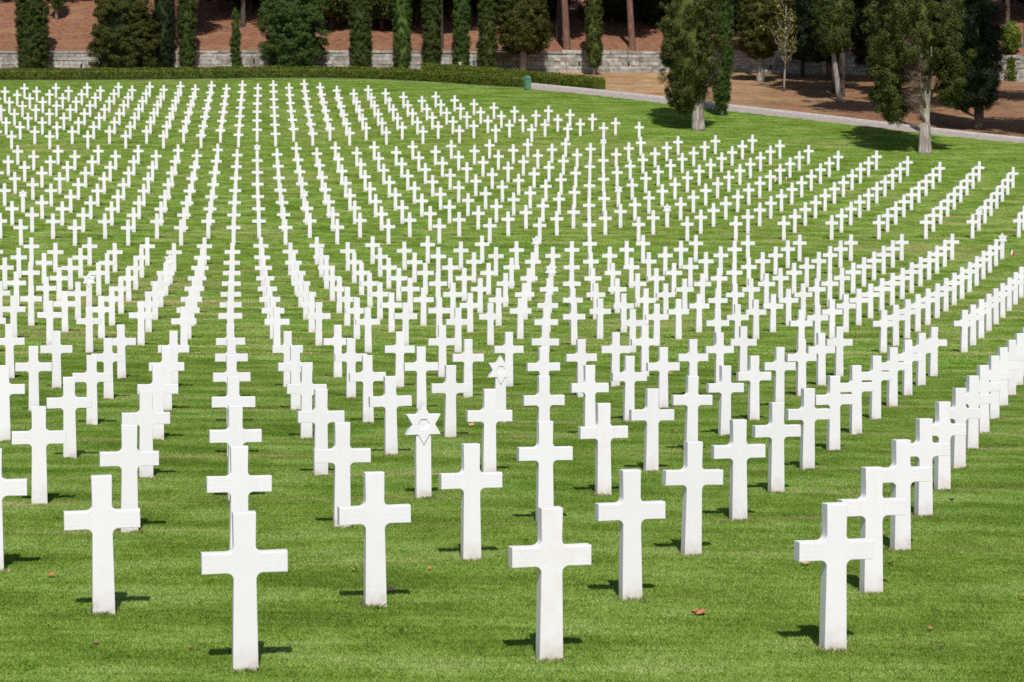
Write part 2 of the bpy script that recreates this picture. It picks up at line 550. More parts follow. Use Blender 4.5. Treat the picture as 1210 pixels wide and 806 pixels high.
M_DEAD = make_foliage('dead_sprays', (0.10, 0.065, 0.045), (0.24, 0.175, 0.135), 0.0)
M_BARK_GREY = make_bark('grey_cypress_bark', (0.10, 0.072, 0.055), (0.46, 0.41, 0.36), (13, 13, 1.3))
M_BARK_PINE = make_bark('red_pine_bark', (0.085, 0.048, 0.036), (0.235, 0.128, 0.092))
M_BARK_DARK = make_bark('dark_bark', (0.035, 0.026, 0.020), (0.12, 0.090, 0.070))

# ------------------------------------------------------------------ the lattice of graves
def lattice(c, r):
    """column / row numbers -> x and distance along the lens axis (m)"""
    c = np.asarray(c, float)
    q = np.asarray(r, float) / 10
    x = -1.67914 + 0.96124 * c - 3.0011 * q + 0.04907 * q * q + 0.00872 * c * q
    d = 12.53234 + 0.22857 * c + 20.38205 * q - 0.02272 * c * q - 0.06516 * q * q
    return x * HEAD, d * HEAD


def lattice_inv(x, d):
    c = np.zeros_like(x)
    r = (d / HEAD - 12.5) / 2
    for _ in range(12):
        x0, d0 = lattice(c, r)
        xc, dc = lattice(c + 0.01, r)
        xr, dr = lattice(c, r + 0.01)
        a, b, e, f = (xc - x0) * 100, (xr - x0) * 100, (dc - d0) * 100, (dr - d0) * 100
        det = a * f - b * e
        u, v = x - x0, d - d0
        c = np.clip(c + (f * u - b * v) / det, -120, 160)
        r = np.clip(r + (a * v - e * u) / det, -8, 75)
    return c, r


def grave_spot(c, r):
    x, d = lattice(c, r)
    y = d
    for _ in range(4):
        z = ground(x, y) - CAM_Z
        y = (d + z * math.sin(PITCH)) / math.cos(PITCH)
    return x, y, ground(x, y)


ROWS = list(range(0, 13)) + list(range(15, 30)) + list(range(32, 46)) + list(range(48, 61))
PLOT_OF = {r: (0 if r < 14 else 1 if r < 31 else 2 if r < 47 else 3) for r in ROWS}
PLOT_START = (0, 15, 32, 48)
# the right-hand end of each row (the lawn's edge curves round the upper plots)
LAST = {48: 22, 49: 21, 50: 20, 51: 19, 52: 18, 53: 15, 54: 14, 55: 13, 56: 12, 57: 9, 58: 8, 59: 5, 60: 4,
        45: 27, 44: 28, 43: 29, 42: 32, 41: 33, 40: 36, 39: 37, 38: 38, 29: 29, 28: 30}


def in_plot(c, r):
    ri = np.rint(r).astype(int)
    ok = np.zeros(len(ri), bool)
    for a, b in ((-0.4, 12.4), (14.6, 29.4), (31.6, 45.4), (47.6, 60.4)):
        ok |= (r > a) & (r < b)
    last = np.array([LAST.get(int(v), 60) for v in ri])
    return ok & (c < last + 1.0)


# ------------------------------------------------------------------ setting: lawn, path, bank, hillside
def fan(name, f0, f1, n, mat, zfun, s_range=(-0.60, 0.60), ns=241, power=1.0, lift=0.0):
    s = np.linspace(*s_range, ns)
    u = np.linspace(0, 1, n) ** power
    a = np.array([f0(v) for v in s])
    b = np.array([f1(v) for v in s])
    Y = a[:, None] + (b - a)[:, None] * u[None]
    X = s[:, None] * Y
    Z = zfun(X, Y) + lift
    V = np.stack([X, Y, Z], 2).reshape(-1, 3)
    i, j = np.meshgrid(np.arange(ns - 1), np.arange(n - 1), indexing='ij')
    k = (i * n + j).ravel()
    Fc = np.stack([k, k + n, k + n + 1, k + 1], 1)
    o = link(name, V, Fc, mat, smooth=True)
    return o, X.ravel(), Y.ravel()


def set_attr(o, name, vals):
    a = o.data.attributes.new(name, 'FLOAT', 'POINT')
    a.data.foreach_set('value', np.asarray(vals, np.float32))


def to_lattice(X, Y):
    z = ground(X, Y) - CAM_Z
    d = Y * math.cos(PITCH) - z * math.sin(PITCH)
    return lattice_inv(X, d)


def row_gap(r):
    return np.abs(r - np.rint(r)) * 2.1


lawn, LX, LY = fan('lawn', lambda s: 3.0, Y_NEAR, 420, M_TURF, ground, ns=281, power=1.35)
tag(lawn, kind='structure')
cc, rr = to_lattice(LX, LY)
set_attr(lawn, 'dry', 0.4 * np.exp(-(row_gap(rr) / 0.20) ** 2) * in_plot(cc, rr) * (LY > 22) * (LY < 75))

path, _, _ = fan('path', lambda s: Y_NEAR(s), lambda s: Y_FAR(s) - 0.22, 5, M_PATH, ground, ns=241)
tag(path, kind='structure')

s_ = np.linspace(-0.60, 0.60, 241)
kv, kf = [], []
for i, s in enumerate(s_):
    y0, y1 = Y_FAR(s) - 0.22, Y_FAR(s)
    g0, g1 = float(ground(s * y0, y0)), float(ground(s * y1, y1))
    kv += [(s * y0, y0, g0 - 0.1), (s * y0, y0, g0 + 0.11), (s * y1, y1, g1 + 0.11), (s * y1, y1, g1 - 0.1)]
    if i:
        a, b = (i - 1) * 4, i * 4
        kf += [(a + k, b + k, b + k + 1, a + k + 1) for k in range(3)]
tag(link('kerb', np.array(kv), kf, M_KERB), kind='structure')

bank, BX, BY = fan('dry_bank', lambda s: Y_FAR(s), lambda s: Y_WALL(s) + 0.2, 40, M_BANK,
                   lambda x, y: ground(x, y) + 0.035 * (np.sin(1.7 * x + y) + np.sin(1.1 * y - 0.8 * x)) * np.clip((y - Y_FAR(x / y)) / 3, 0, 1))
tag(bank, kind='structure')
bs_ = BX / BY
set_attr(bank, 'litter', np.clip((bs_ - 0.085 - 0.018 * np.sin(BY * 0.8)) / 0.075, 0, 1) * np.where(BY < Y_FAR(bs_) + 5.5, 1.0, 0.85)
         + np.where(bs_ < -0.02, 0.4, 0))

hillside, _, _ = fan('hillside', lambda s: Y_WALL(s) + 0.25, lambda s: Y_WALL(s) + 62, 90, M_HILL, hill, s_range=(-0.55, 0.55), ns=221)
tag(hillside, kind='structure')

# ------------------------------------------------------------------ headstones
DEPTH = 0.113


def outline(pts):
    return [(x * HEAD, z * HEAD) for x, z in pts]


def cross_outline():
    az, at, aw, f = 0.685, 0.0635, 0.2680, 0.043
    tt, tn, lu, lb = 0.0725, 0.0690, 0.0715, 0.0800

    def arc(cx, cz, a0, a1, n=5):
        return [(cx + f * math.cos(R(a0 + (a1 - a0) * k / n)), cz + f * math.sin(R(a0 + (a1 - a0) * k / n))) for k in range(n + 1)]
    right = [(lb + 0.002, -0.06), (lb, 0.0)]
    right += arc(lu + f, az - at - f, 180, 90)             # under the arm
    right += [(aw, az - at - 0.0015), (aw, az + at + 0.0015)]
    right += arc(tn + f, az + at + f, 270, 180)            # above the arm
    right += [(tt, 1.0)]
    left = [(-x, z) for x, z in reversed(right)]
    return outline(right + left)


def slab_from_outline(pts, y0, y1, bevel=0.006):
    bm = bmesh.new()
    vs = [bm.verts.new((x, y0, z)) for x, z in pts]
    face = bm.faces.new(vs)
    ext = bmesh.ops.extrude_face_region(bm, geom=[face])
    nv = [g for g in ext['geom'] if isinstance(g, bmesh.types.BMVert)]
    bmesh.ops.translate(bm, vec=(0, y1 - y0, 0), verts=nv)
    bmesh.ops.recalc_face_normals(bm, faces=bm.faces)
    rim = [e for e in bm.edges if abs(e.verts[0].co.y - e.verts[1].co.y) < 1e-6]
    bmesh.ops.bevel(bm, geom=rim, offset=bevel, segments=2, profile=0.6, affect='EDGES', clamp_overlap=True)
    return bm


def finish_stone(bm, name):
    me = bpy.data.meshes.new(name)
    bmesh.ops.triangulate(bm, faces=[f for f in bm.faces if len(f.verts) > 4])
    bm.to_mesh(me)
    bm.free()
    me.materials.append(M_MARBLE)
    co = np.empty(len(me.vertices) * 3, np.float32)
    me.vertices.foreach_get('co', co)
    co = co.reshape(-1, 3)
    a = me.attributes.new('rise', 'FLOAT', 'POINT')
    a.data.foreach_set('value', np.ascontiguousarray(co[:, 2]))
    arm = (np.abs(co[:, 2] / HEAD - 0.685) < 0.07).astype(np.float32) * (co[:, 1] < 0)
    a = me.attributes.new('arm', 'FLOAT', 'POINT')
    a.data.foreach_set('value', arm.astype(np.float32))
    return me


def star_mesh():
    bm = slab_from_outline(outline([(0.084, -0.06), (0.082, 0.0), (0.080, 0.80), (-0.080, 0.80), (-0.082, 0.0), (-0.084, -0.06)]), -DEPTH / 2 + 0.006, DEPTH / 2 - 0.006)
    ro, cz = 0.213, 0.787
    ri = ro / math.sqrt(3)
    pts = []
    for k in range(12):
        rad = ro if k % 2 == 0 else ri
        a = R(90 - 30 * k)
        pts.append((rad * math.cos(a), cz + rad * math.sin(a)))
    st = slab_from_outline(outline(pts), -DEPTH / 2 - 0.008, DEPTH / 2 + 0.008, 0.005)
    # the sunk hexagon in the middle of the star
    st.faces.ensure_lookup_table()
    front = min((f for f in st.faces if f.normal.y < -0.9), key=lambda f: (-round(f.calc_area(), 5)))
    verts = list(front.verts)
    y = verts[0].co.y
    st.faces.remove(front)
    rad = 0.066 * HEAD
    hexo = [st.verts.new((rad * math.cos(R(60 * k)), y, cz * HEAD + rad * math.sin(R(60 * k)))) for k in range(6)]
    hexi = [st.verts.new((0.90 * rad * math.cos(R(60 * k)), y + 0.011, cz * HEAD + 0.90 * rad * math.sin(R(60 * k)))) for k in range(6)]
    ho = [st.edges.new((hexo[k], hexo[(k + 1) % 6])) for k in range(6)]
    loop = [e for e in st.edges if e.verts[0] in verts and e.verts[1] in verts and len(e.link_faces) == 1]
    bmesh.ops.triangle_fill(st, edges=loop + ho, use_beauty=True, normal=(0, -1, 0))
    bad = [f for f in st.faces if abs(f.calc_center_median().y - y) < 1e-5 and
           math.hypot(f.calc_center_median().x, f.calc_center_median().z - cz * HEAD) < 0.45 * rad]
    for f in bad:
        st.faces.remove(f)
    for k in range(6):
        st.faces.new((hexo[k], hexo[(k + 1) % 6], hexi[(k + 1) % 6], hexi[k]))
    st.faces.new(hexi)
    bmesh.ops.recalc_face_normals(st, faces=st.faces)
    tmp = bpy.data.meshes.new('tmp')
    st.to_mesh(tmp)
    st.free()
    bm.from_mesh(tmp)
    bpy.data.meshes.remove(tmp)
    return finish_stone(bm, 'star_headstone')


CROSS_ME = finish_stone(slab_from_outline(cross_outline(), -DEPTH / 2, DEPTH / 2), 'cross_headstone')
STAR_ME = star_mesh()

# stones that carry a six-pointed star, by the photo pixel of the star's middle
STAR_PX = [(499, 502), (590, 437), (304.5, 172), (360, 227.6), (26, 231.5), (461, 117.5), (712.6, 167), (730, 223.4), (787.5, 245.6),
           (1157.7, 249.6), (1184.8, 281.5), (106, 329.5), (201, 306.5), (632.9, 284.7), (651, 319)]


def project(x, y, z):
    z = z - CAM_Z
    d = y * math.cos(PITCH) - z * math.sin(PITCH)
    v = y * math.sin(PITCH) + z * math.cos(PITCH)
    return W_PX / 2 + F_PX * x / d, H_PX / 2 - F_PX * v / d, d


stones = []
for r in ROWS:
    cs = np.arange(-60, 61)
    cs = cs[(cs - r) % 2 == 0]
    cs = cs[cs <= LAST.get(r, 60)]
    x, y, z = grave_spot(cs, np.full(len(cs), float(r)))
    x2, _, _ = grave_spot(cs + 0.5, np.full(len(cs), float(r)))
    _, y2, _ = grave_spot(cs + 0.5, np.full(len(cs), float(r)))
    yaw = np.arctan2(y2 - y, x2 - x)
    for k, c in enumerate(cs):
        u, v, d = project(x[k], y[k], z[k] + 0.685 * HEAD)
        wpx = 0.268 * HEAD / d * F_PX
        if u + wpx < -190 or u - wpx > W_PX + 190:
            continue
        us, vs, _ = project(x[k], y[k], z[k] + 0.787 * HEAD)
        stones.append(dict(c=int(c), r=r, x=float(x[k]), y=float(y[k]), z=float(z[k]), yaw=float(yaw[k]), u=u, v=v, us=us, vs=vs, w=wpx, d=d,
                           seen=(u + 0.96 * wpx > 2 and u - 0.96 * wpx < W_PX - 2), star=False))
for px, py in STAR_PX:
    b = min(stones, key=lambda q: (q['us'] - px) ** 2 + (q['vs'] - py) ** 2)
    b['star'] = True

ORD = ['first', 'second', 'third', 'fourth', 'fifth', 'sixth', 'seventh', 'eighth', 'ninth', 'tenth', 'eleventh', 'twelfth', 'thirteenth',
       'fourteenth', 'fifteenth', 'sixteenth', 'seventeenth', 'eighteenth', 'nineteenth', 'twentieth', 'twenty-first', 'twenty-second',
       'twenty-third', 'twenty-fourth', 'twenty-fifth', 'twenty-sixth', 'twenty-seventh', 'twenty-eighth', 'twenty-ninth', 'thirtieth',
       'thirty-first', 'thirty-second', 'thirty-third', 'thirty-fourth', 'thirty-fifth']
PLOT_WORD = ['first', 'second', 'third', 'fourth']
for r in ROWS:
    vis = sorted([q for q in stones if q['r'] == r and q['seen']], key=lambda q: q['u'])
    n = len(vis)
    for k, q in enumerate(vis):
        row = r - PLOT_START[PLOT_OF[r]]
        place = 'leftmost' if k == 0 else 'rightmost' if k == n - 1 else ORD[k] + ' from the left'
        if r == 0:
            where = 'nearest row'
        elif PLOT_OF[r] == 0:
            where = ORD[row] + ' row from the front'
        else:
            where = ORD[row] + ' row of the ' + PLOT_WORD[PLOT_OF[r]] + ' plot'
        q['label'] = ('white star-shaped headstone, ' if q['star'] else 'white marble cross, ') + place + ' in the ' + where

jit = np.random.default_rng(5)
for q in stones:
    q['yaw'] += R(1.2) + jit.normal(0, R(1.0)) - (R(3.0) if (q['c'], q['r']) == (0, 0) else 0)
    q['lean'] = (jit.normal(0, R(0.35)), jit.normal(0, R(0.35)))
    q['sink'] = abs(jit.normal(0, 0.004))

indiv = sorted([q for q in stones if q['seen'] and not q['star']], key=lambda q: q['d'])[:300]
ids = {id(q) for q in indiv}


def stone_matrix(q):
    return (Matrix.Translation((q['x'], q['y'], q['z'] - q['sink'])) @ Matrix.Rotation(q['yaw'], 4, 'Z')
            @ Matrix.Rotation(q['lean'][0], 4, 'X') @ Matrix.Rotation(q['lean'][1], 4, 'Y'))


proto = {}
rest = []
for q in stones:
    if q['star'] and q['seen']:
        key, me, nm, cat, grp = 'star', STAR_ME, 'star_headstone', 'headstone', 'star-shaped headstones among the crosses'
    elif id(q) in ids:
        key, me, nm, cat, grp = 'cross', CROSS_ME, 'cross_headstone', 'cross', 'white marble crosses in rows on the lawn'
    else:
        rest.append(q)
        continue
    if key not in proto:
        o = bpy.data.objects.new(nm, me)
        proto[key] = o
    else:
        o = proto[key].copy()
    COL.objects.link(o)
    o.matrix_world = stone_matrix(q)
    tag(o, q['label'], cat, grp)

co = np.empty(len(CROSS_ME.vertices) * 3, np.float32)
CROSS_ME.vertices.foreach_get('co', co)
co = co.reshape(-1, 3)
pol = [list(p.vertices) for p in CROSS_ME.polygons]
RV, RF, RR, RA = [], [], [], []
arm0 = np.empty(len(CROSS_ME.vertices), np.float32)
CROSS_ME.attributes['arm'].data.foreach_get('value', arm0)
for k, q in enumerate(rest):
    M = np.array(stone_matrix(q))
    RV.append(co @ M[:3, :3].T + M[:3, 3])
    RF += [tuple(i + k * len(co) for i in p) for p in pol]
    RR.append(co[:, 2])
    RA.append(arm0 * 0)
crosses = link('distant_crosses', np.concatenate(RV), RF, M_MARBLE)
set_attr(crosses, 'rise', np.concatenate(RR))
set_attr(crosses, 'arm', np.concatenate(RA))
tag(crosses, 'distant white marble crosses in staggered rows up the far slope', 'crosses', kind='stuff')

# ------------------------------------------------------------------ grass
def blade_patch(name, size, n, hmin, hmax, w, seed):
    g = np.random.default_rng(seed)
    h2 = size / 2 * 1.12
    b = np.stack([g.uniform(-h2, h2, n), g.uniform(-h2, h2, n), np.full(n, -0.006)], 1)
    h = g.uniform(hmin, hmax, n) * g.choice([1, 1, 1, 0.6, 1.15], n)
    a = g.uniform(0, 2 * np.pi, n)
    side = np.stack([np.cos(a), np.sin(a), np.zeros(n)], 1) * (w * g.uniform(0.7, 1.3, n) / 2)[:, None]
    le = g.uniform(0.2, 1.3, n) * h
    la = g.uniform(0, 2 * np.pi, n)
    tip = b + np.stack([np.cos(la) * le, np.sin(la) * le, h], 1)
    mid = b * 0.5 + tip * 0.5
    mid[:, 2] += h * 0.14
    V = np.stack([b - side, b + side, mid + side * 0.8, tip, mid - side * 0.8], 1).reshape(-1, 3)
    k = np.arange(n) * 5
    F1 = np.stack([k, k + 1, k + 2, k + 3, k + 4], 1)
    me = bpy.data.meshes.new(name)
    me.vertices.add(len(V))
    me.vertices.foreach_set('co', V.astype(np.float32).ravel())
    me.loops.add(F1.size)
    me.loops.foreach_set('vertex_index', F1.astype(np.int32).ravel())
    me.polygons.add(n)
    me.polygons.foreach_set('loop_start', np.arange(0, F1.size, 5, dtype=np.int32))
    me.polygons.foreach_set('loop_total', np.full(n, 5, np.int32))
    me.update(calc_edges=True)
    me.materials.append(M_BLADE)
    return bpy.data.objects.new(name, me)


SOURCES = bpy.data.collections.new('grass_patch_shapes')
for k in range(4):
    SOURCES.objects.link(blade_patch('blade_patch_a%d' % k, 0.25, 1250, 0.010, 0.025, 0.0036, 40 + k))
for k in range(4):
    SOURCES.objects.link(blade_patch('blade_patch_b%d' % k, 0.55, 900, 0.014, 0.032, 0.0100, 60 + k))


for k in range(2):
    SOURCES.objects.link(blade_patch('blade_patch_c%d' % k, 0.13, 130, 0.020, 0.050, 0.0040, 80 + k))


def scatter_points():
    g = np.random.default_rng(3)
    out = []
    for size, y0, y1, near in ((0.25, 11.0, 44.0, True), (0.55, 44.0, 165.0, False)):
        y = np.arange(y0, y1, size)
        xs, ys = [], []
        for v in y:
            x = np.arange(-0.31 * v - 1.5, 0.31 * v + 1.5, size)
            xs.append(x)
            ys.append(np.full(len(x), v))
        x = np.concatenate(xs) + g.uniform(-0.1, 0.1, sum(map(len, xs))) * size
        y = np.concatenate(ys) + g.uniform(-0.1, 0.1, len(x)) * size
        keep = y < Y_NEAR(x / y) - 0.15 * size
        x, y = x[keep], y[keep]
        c, r = to_lattice(x, y)
        ins = in_plot(c, r)
        wob = 0.5 + 0.5 * np.sin(x * 1.3 + 2 * np.sin(y * 0.7) + 1.7 * r) * np.sin(x * 0.37 + r)
        gap = row_gap(r)
        strip = np.exp(-(gap / (0.13 if near else 0.30)) ** 2) * ins * np.clip(wob * 1.8 - 0.5, 0, 1) * np.clip((r - 0.6) / 4, 0.15, 1)
        dry = strip * (0.55 if near else 0.62)
        for bx, by, bw, bh, ba in ((60, 356, 4.5, 1.5, 0.55), (215, 357, 3.0, 1.0, 0.45), (1080, 293, 5.0, 1.6, 0.40), (1160, 262, 4.0, 1.2, 0.35), (640, 176, 5.0, 1.5, 0.45), (760, 172, 4.0, 1.3, 0.40)):
            q = on_ground(bx, by)
            dry = dry + 0.75 * ba * np.exp(-((x - q[0]) / bw) ** 2 - ((y - q[1]) / bh) ** 2) * (0.6 + 0.8 * g.uniform(0, 1, len(x)))
        dry += np.clip(np.sin(x * 0.21 + 0.9) * np.sin(y * 0.35 + x * .05) - 0.72, 0, 1) * 0.9 * (y > 50)
        e = 0.3
        zx = (ground(x + e, y) - ground(x - e, y)) / (2 * e)
        zy = (ground(x, y + e) - ground(x, y - e)) / (2 * e)
        n = np.stack([-zx, -zy, np.ones_like(zx)], 1)
        n /= np.linalg.norm(n, axis=1)[:, None]
        a = g.uniform(0, 2 * np.pi, len(x)) if not near else g.integers(0, 4, len(x)) * np.pi / 2 + g.normal(0, 0.15, len(x))
        t = np.stack([np.cos(a), np.sin(a), np.zeros_like(a)], 1)
        t -= n * (t * n).sum(1)[:, None]
        t /= np.linalg.norm(t, axis=1)[:, None]
        b = np.cross(n, t)
        ry = -np.arcsin(np.clip(t[:, 2], -1, 1))
        rx = np.arctan2(b[:, 2], n[:, 2])
        rz = np.arctan2(t[:, 1], t[:, 0])
        out.append((np.stack([x, y, ground(x, y)], 1), np.stack([rx, ry, rz], 1), g.uniform(0.85, 1.2, len(x)), dry,
                    g.integers(0, 4, len(x)) + (0 if near else 4)))
    # longer tufts the mower misses, against the feet of the nearer stones
    P_, A_ = [], []
    for q in stones:
        if q['d'] < 50:
            for k in range(5):
                u = g.uniform(-0.10, 0.10)
                sgn = -1 if k < 3 else 1
                v = sgn * (DEPTH / 2 + g.uniform(0.0, 0.03))
                P_.append((q['x'] + u * math.cos(q['yaw']) - v * math.sin(q['yaw']), q['y'] + u * math.sin(q['yaw']) + v * math.cos(q['yaw'])))
    P_ = np.array(P_)
    n = len(P_)
    out.append((np.stack([P_[:, 0], P_[:, 1], ground(P_[:, 0], P_[:, 1])], 1), np.stack([np.zeros(n), np.zeros(n), g.uniform(0, 6.28, n)], 1),
                g.uniform(0.7, 1.1, n), g.uniform(0.0, 0.45, n), g.integers(0, 2, n) + 8))
    return [np.concatenate([o[k] for o in out]) for k in range(5)]


gp, grot, gsc, gdry, gpick = scatter_points()
gm = bpy.data.meshes.new('grass')
gm.vertices.add(len(gp))
gm.vertices.foreach_set('co', gp.astype(np.float32).ravel())
grass = bpy.data.objects.new('grass', gm)
COL.objects.link(grass)
tag(grass, 'short mown green grass covering the whole lawn between the graves', 'grass', kind='stuff')
for nm, ty, v in (('turn', 'FLOAT_VECTOR', grot), ('size', 'FLOAT', gsc), ('dry', 'FLOAT', gdry), ('pick', 'INT', gpick)):
    at = gm.attributes.new(nm, ty, 'POINT')
    at.data.foreach_set('vector' if ty == 'FLOAT_VECTOR' else 'value', np.ascontiguousarray(v, np.int32 if ty == 'INT' else np.float32).ravel())
ng = bpy.data.node_groups.new('lay_grass', 'GeometryNodeTree')
ng.interface.new_socket('Geometry', in_out='INPUT', socket_type='NodeSocketGeometry')
ng.interface.new_socket('Geometry', in_out='OUTPUT', socket_type='NodeSocketGeometry')
gi, go = ng.nodes.new('NodeGroupInput'), ng.nodes.new('NodeGroupOutput')
iop = ng.nodes.new('GeometryNodeInstanceOnPoints')
ci = ng.nodes.new('GeometryNodeCollectionInfo')
ci.inputs['Collection'].default_value = SOURCES
ci.inputs['Separate Children'].default_value = True
ci.inputs['Reset Children'].default_value = True


def named(nm, ty):
    nd = ng.nodes.new('GeometryNodeInputNamedAttribute')
    nd.data_type = ty
    nd.inputs['Name'].default_value = nm
    return [o for o in nd.outputs if o.enabled][0]


ng.links.new(gi.outputs[0], iop.inputs['Points'])
ng.links.new(ci.outputs[0], iop.inputs['Instance'])
iop.inputs['Pick Instance'].default_value = True
ng.links.new(named('pick', 'INT'), iop.inputs['Instance Index'])
ng.links.new(named('turn', 'FLOAT_VECTOR'), iop.inputs['Rotation'])
ng.links.new(named('size', 'FLOAT'), iop.inputs['Scale'])
ng.links.new(iop.outputs[0], go.inputs[0])
md = grass.modifiers.new('scatter', 'NODES')
md.node_group = ng

# ------------------------------------------------------------------ stone wall
def build_wall():
    g = np.random.default_rng(21)
    sg = np.linspace(-0.34, 0.34, 400)
    P = np.stack([sg * Y_WALL(sg), Y_WALL(sg)], 1)
    L = np.r_[0, np.cumsum(np.linalg.norm(np.diff(P, axis=0), axis=1))]

    def at(l):
        x = np.interp(l, L, P[:, 0])
        y = np.interp(l, L, P[:, 1])
        x2 = np.interp(l + 0.3, L, P[:, 0])
        y2 = np.interp(l + 0.3, L, P[:, 1])
        return x, y, math.atan2(y2 - y, x2 - x)
    root = thing('stone_wall', (0, float(Y_WALL(0.0)), float(ground(0, Y_WALL(0.0)))), 'long low grey wall of coursed stone blocks at the foot of the wooded slope', 'wall')
    off = np.array(root.location)
    stones_, backing, cap = MB(), MB(), MB()
    seg = 0.0
    step = {}
    total = L[-1] - 0.5
    for i in range(int(total / 5.5) + 2):
        step[i] = g.choice([0, 0, 0.06, -0.05, 0.10])
    courses = [0.33, 0.30, 0.34, 0.29, 0.31]
    z0 = -0.10
    for ci, ch in enumerate(courses):
        l = g.uniform(0, 0.6)
        while l < total:
            ln = g.uniform(0.55, 1.35)
            x, y, a = at(l + ln / 2)
            s = x / y
            k = (wall_height(s) - 0.22) / sum(courses)
            h = ch * k
            b = float(ground(x, y)) + z0 + sum(courses[:ci]) * k
            rot = np.array(Matrix.Rotation(a, 3, 'Z'))
            stones_.box(np.array([x, y + 0.25, b + h / 2]) - off + [0, g.uniform(-0.03, 0.03), 0], (ln - 0.022, 0.5, h - 0.02), rot)
            l += ln
    l = 0.0
    while l < total:
        ln = g.uniform(0.9, 1.8)
        x, y, a = at(l + ln / 2)
        rot = np.array(Matrix.Rotation(a, 3, 'Z'))
        zb = float(ground(x, y)) + z0 + wall_height(x / y) - 0.22
        hh = 0.2 + step[int((l + ln / 2) / 5.5)]
        cap.box(np.array([x, y + 0.25, zb + hh / 2]) - off + [0, g.uniform(-0.01, 0.01), 0], (ln - 0.02, 0.6, hh), rot)
        l += ln
    for l in np.arange(0, total, 1.5):
        x, y, a = at(l + 0.75)
        rot = np.array(Matrix.Rotation(a, 3, 'Z'))
        hgt = wall_height(x / y) - 0.28
        backing.box(np.array([x, y + 0.28, float(ground(x, y)) + z0 + hgt / 2]) - off, (1.55, 0.46, hgt), rot)
    stones_.build('stone_courses', M_STONE, root)
    cap.build('coping', M_STONE, root)
    backing.build('wall_core', M_MORTAR, root)
    for px, py in ((684.5, 75.5), (743, 75.5), (910.5, 79), (560, 74), (300, 72), (96, 78), (1100, 82)):
        s = (px - W_PX / 2) / F_PX
        y = float(Y_WALL(s)) - 0.035
        p = at_depth(px, py, 1.0) - np.array([0, 0, CAM_Z])
        p = p / p[1] * y + np.array([0, 0, CAM_Z])
        hb = MB()
        hb.box(p - off, (0.13, 0.05, 0.32))  # solid block; the hole's inner shade is put into its near-black colour
        hb.build('weep_hole', M_HOLE_SHADE, root)
    return root


build_wall()


# ------------------------------------------------------------------ leaves
def quads(base, tipdir, length, width, g, normal=None):
    n = len(base)
    rnd = g.normal(size=(n, 3)) if normal is None else normal
    side = np.cross(tipdir, rnd)
    side /= np.linalg.norm(side, axis=1)[:, None] + 1e-9
    L_ = (length * g.uniform(0.6, 1.3, n))[:, None]
    W_ = (width * g.uniform(0.6, 1.3, n))[:, None] / 2
    mid = base + tipdir * L_ * 0.5
    V = np.stack([base, mid + side * W_, base + tipdir * L_, mid - side * W_], 1).reshape(-1, 3)
    k = np.arange(n) * 4
    return V, np.stack([k, k + 1, k + 2, k + 3], 1)


class Crown:
    """profile [(z, radius)...], lumpy; axis(z)->(dx, dy) lets a crown lean"""

    def __init__(self, profile, lump=0.12, axis=None, seed=0, sx=1.0, sy=1.0, waves=(3, 5, 8)):
        self.z = np.array([p[0] for p in profile], float)
        self.r = np.array([p[1] for p in profile], float)
        self.g = np.random.default_rng(seed)
        self.lump = lump
        self.ph = self.g.uniform(0, 6.28, (len(waves), 3))
        self.w = waves
        self.axis = axis or (lambda z: (0 * z, 0 * z))
        self.sx, self.sy = sx, sy

    def rad(self, z, th):
        r = np.interp(z, self.z, self.r)
        span = max(self.r.max(), 0.5)
        k = np.zeros_like(z)
        for (p, w) in zip(self.ph, self.w):
            k = k + np.sin(w * th + p[0] + 1.3 * np.sin(z * w * 0.35 / span + p[1])) * np.sin(z * w * 0.75 / span + p[2]) / (w ** 0.35)
        return r * (1 + self.lump * k)

    def sample(self, n, inner=0.80):
        g = self.g
        zz = np.linspace(self.z[0], self.z[-1], 300)
        w = np.interp(zz, self.z, self.r) + 0.08
        cdf = np.cumsum(w)
        cdf /= cdf[-1]
        z = np.interp(g.uniform(0, 1, n), cdf, zz)
        th = g.uniform(0, 2 * np.pi, n)
        rr = self.rad(z, th) * g.uniform(inner, 1.02, n)
        dx, dy = self.axis(z)
        dr = np.gradient(np.interp(zz, self.z, self.r), zz)
        slope = np.interp(z, zz, dr)
        nv = np.stack([np.cos(th), np.sin(th), -np.clip(slope, -1.5, 1.5)], 1)
        nv /= np.linalg.norm(nv, axis=1)[:, None]
        return np.stack([np.cos(th) * rr * self.sx + dx, np.sin(th) * rr * self.sy + dy, z], 1), nv

    def core(self, k=0.74, nz=26, nt=18):
        zz = np.linspace(self.z[0] + 0.1, self.z[-1] - 0.15, nz)
        th = np.linspace(0, 2 * np.pi, nt, endpoint=False)
        Z, T = np.meshgrid(zz, th, indexing='ij')
        rr = self.rad(Z, T) * k * (1 + 0.10 * self.g.normal(size=Z.shape))
        dx, dy = self.axis(Z)
        V = np.stack([np.cos(T) * rr * self.sx + dx, np.sin(T) * rr * self.sy + dy, Z], 2).reshape(-1, 3)
        Fc = []
        for i in range(nz - 1):
            for j in range(nt):
                a, b = i * nt + j, i * nt + (j + 1) % nt
                Fc.append((a, b, b + nt, a + nt))
        return V, np.array(Fc)


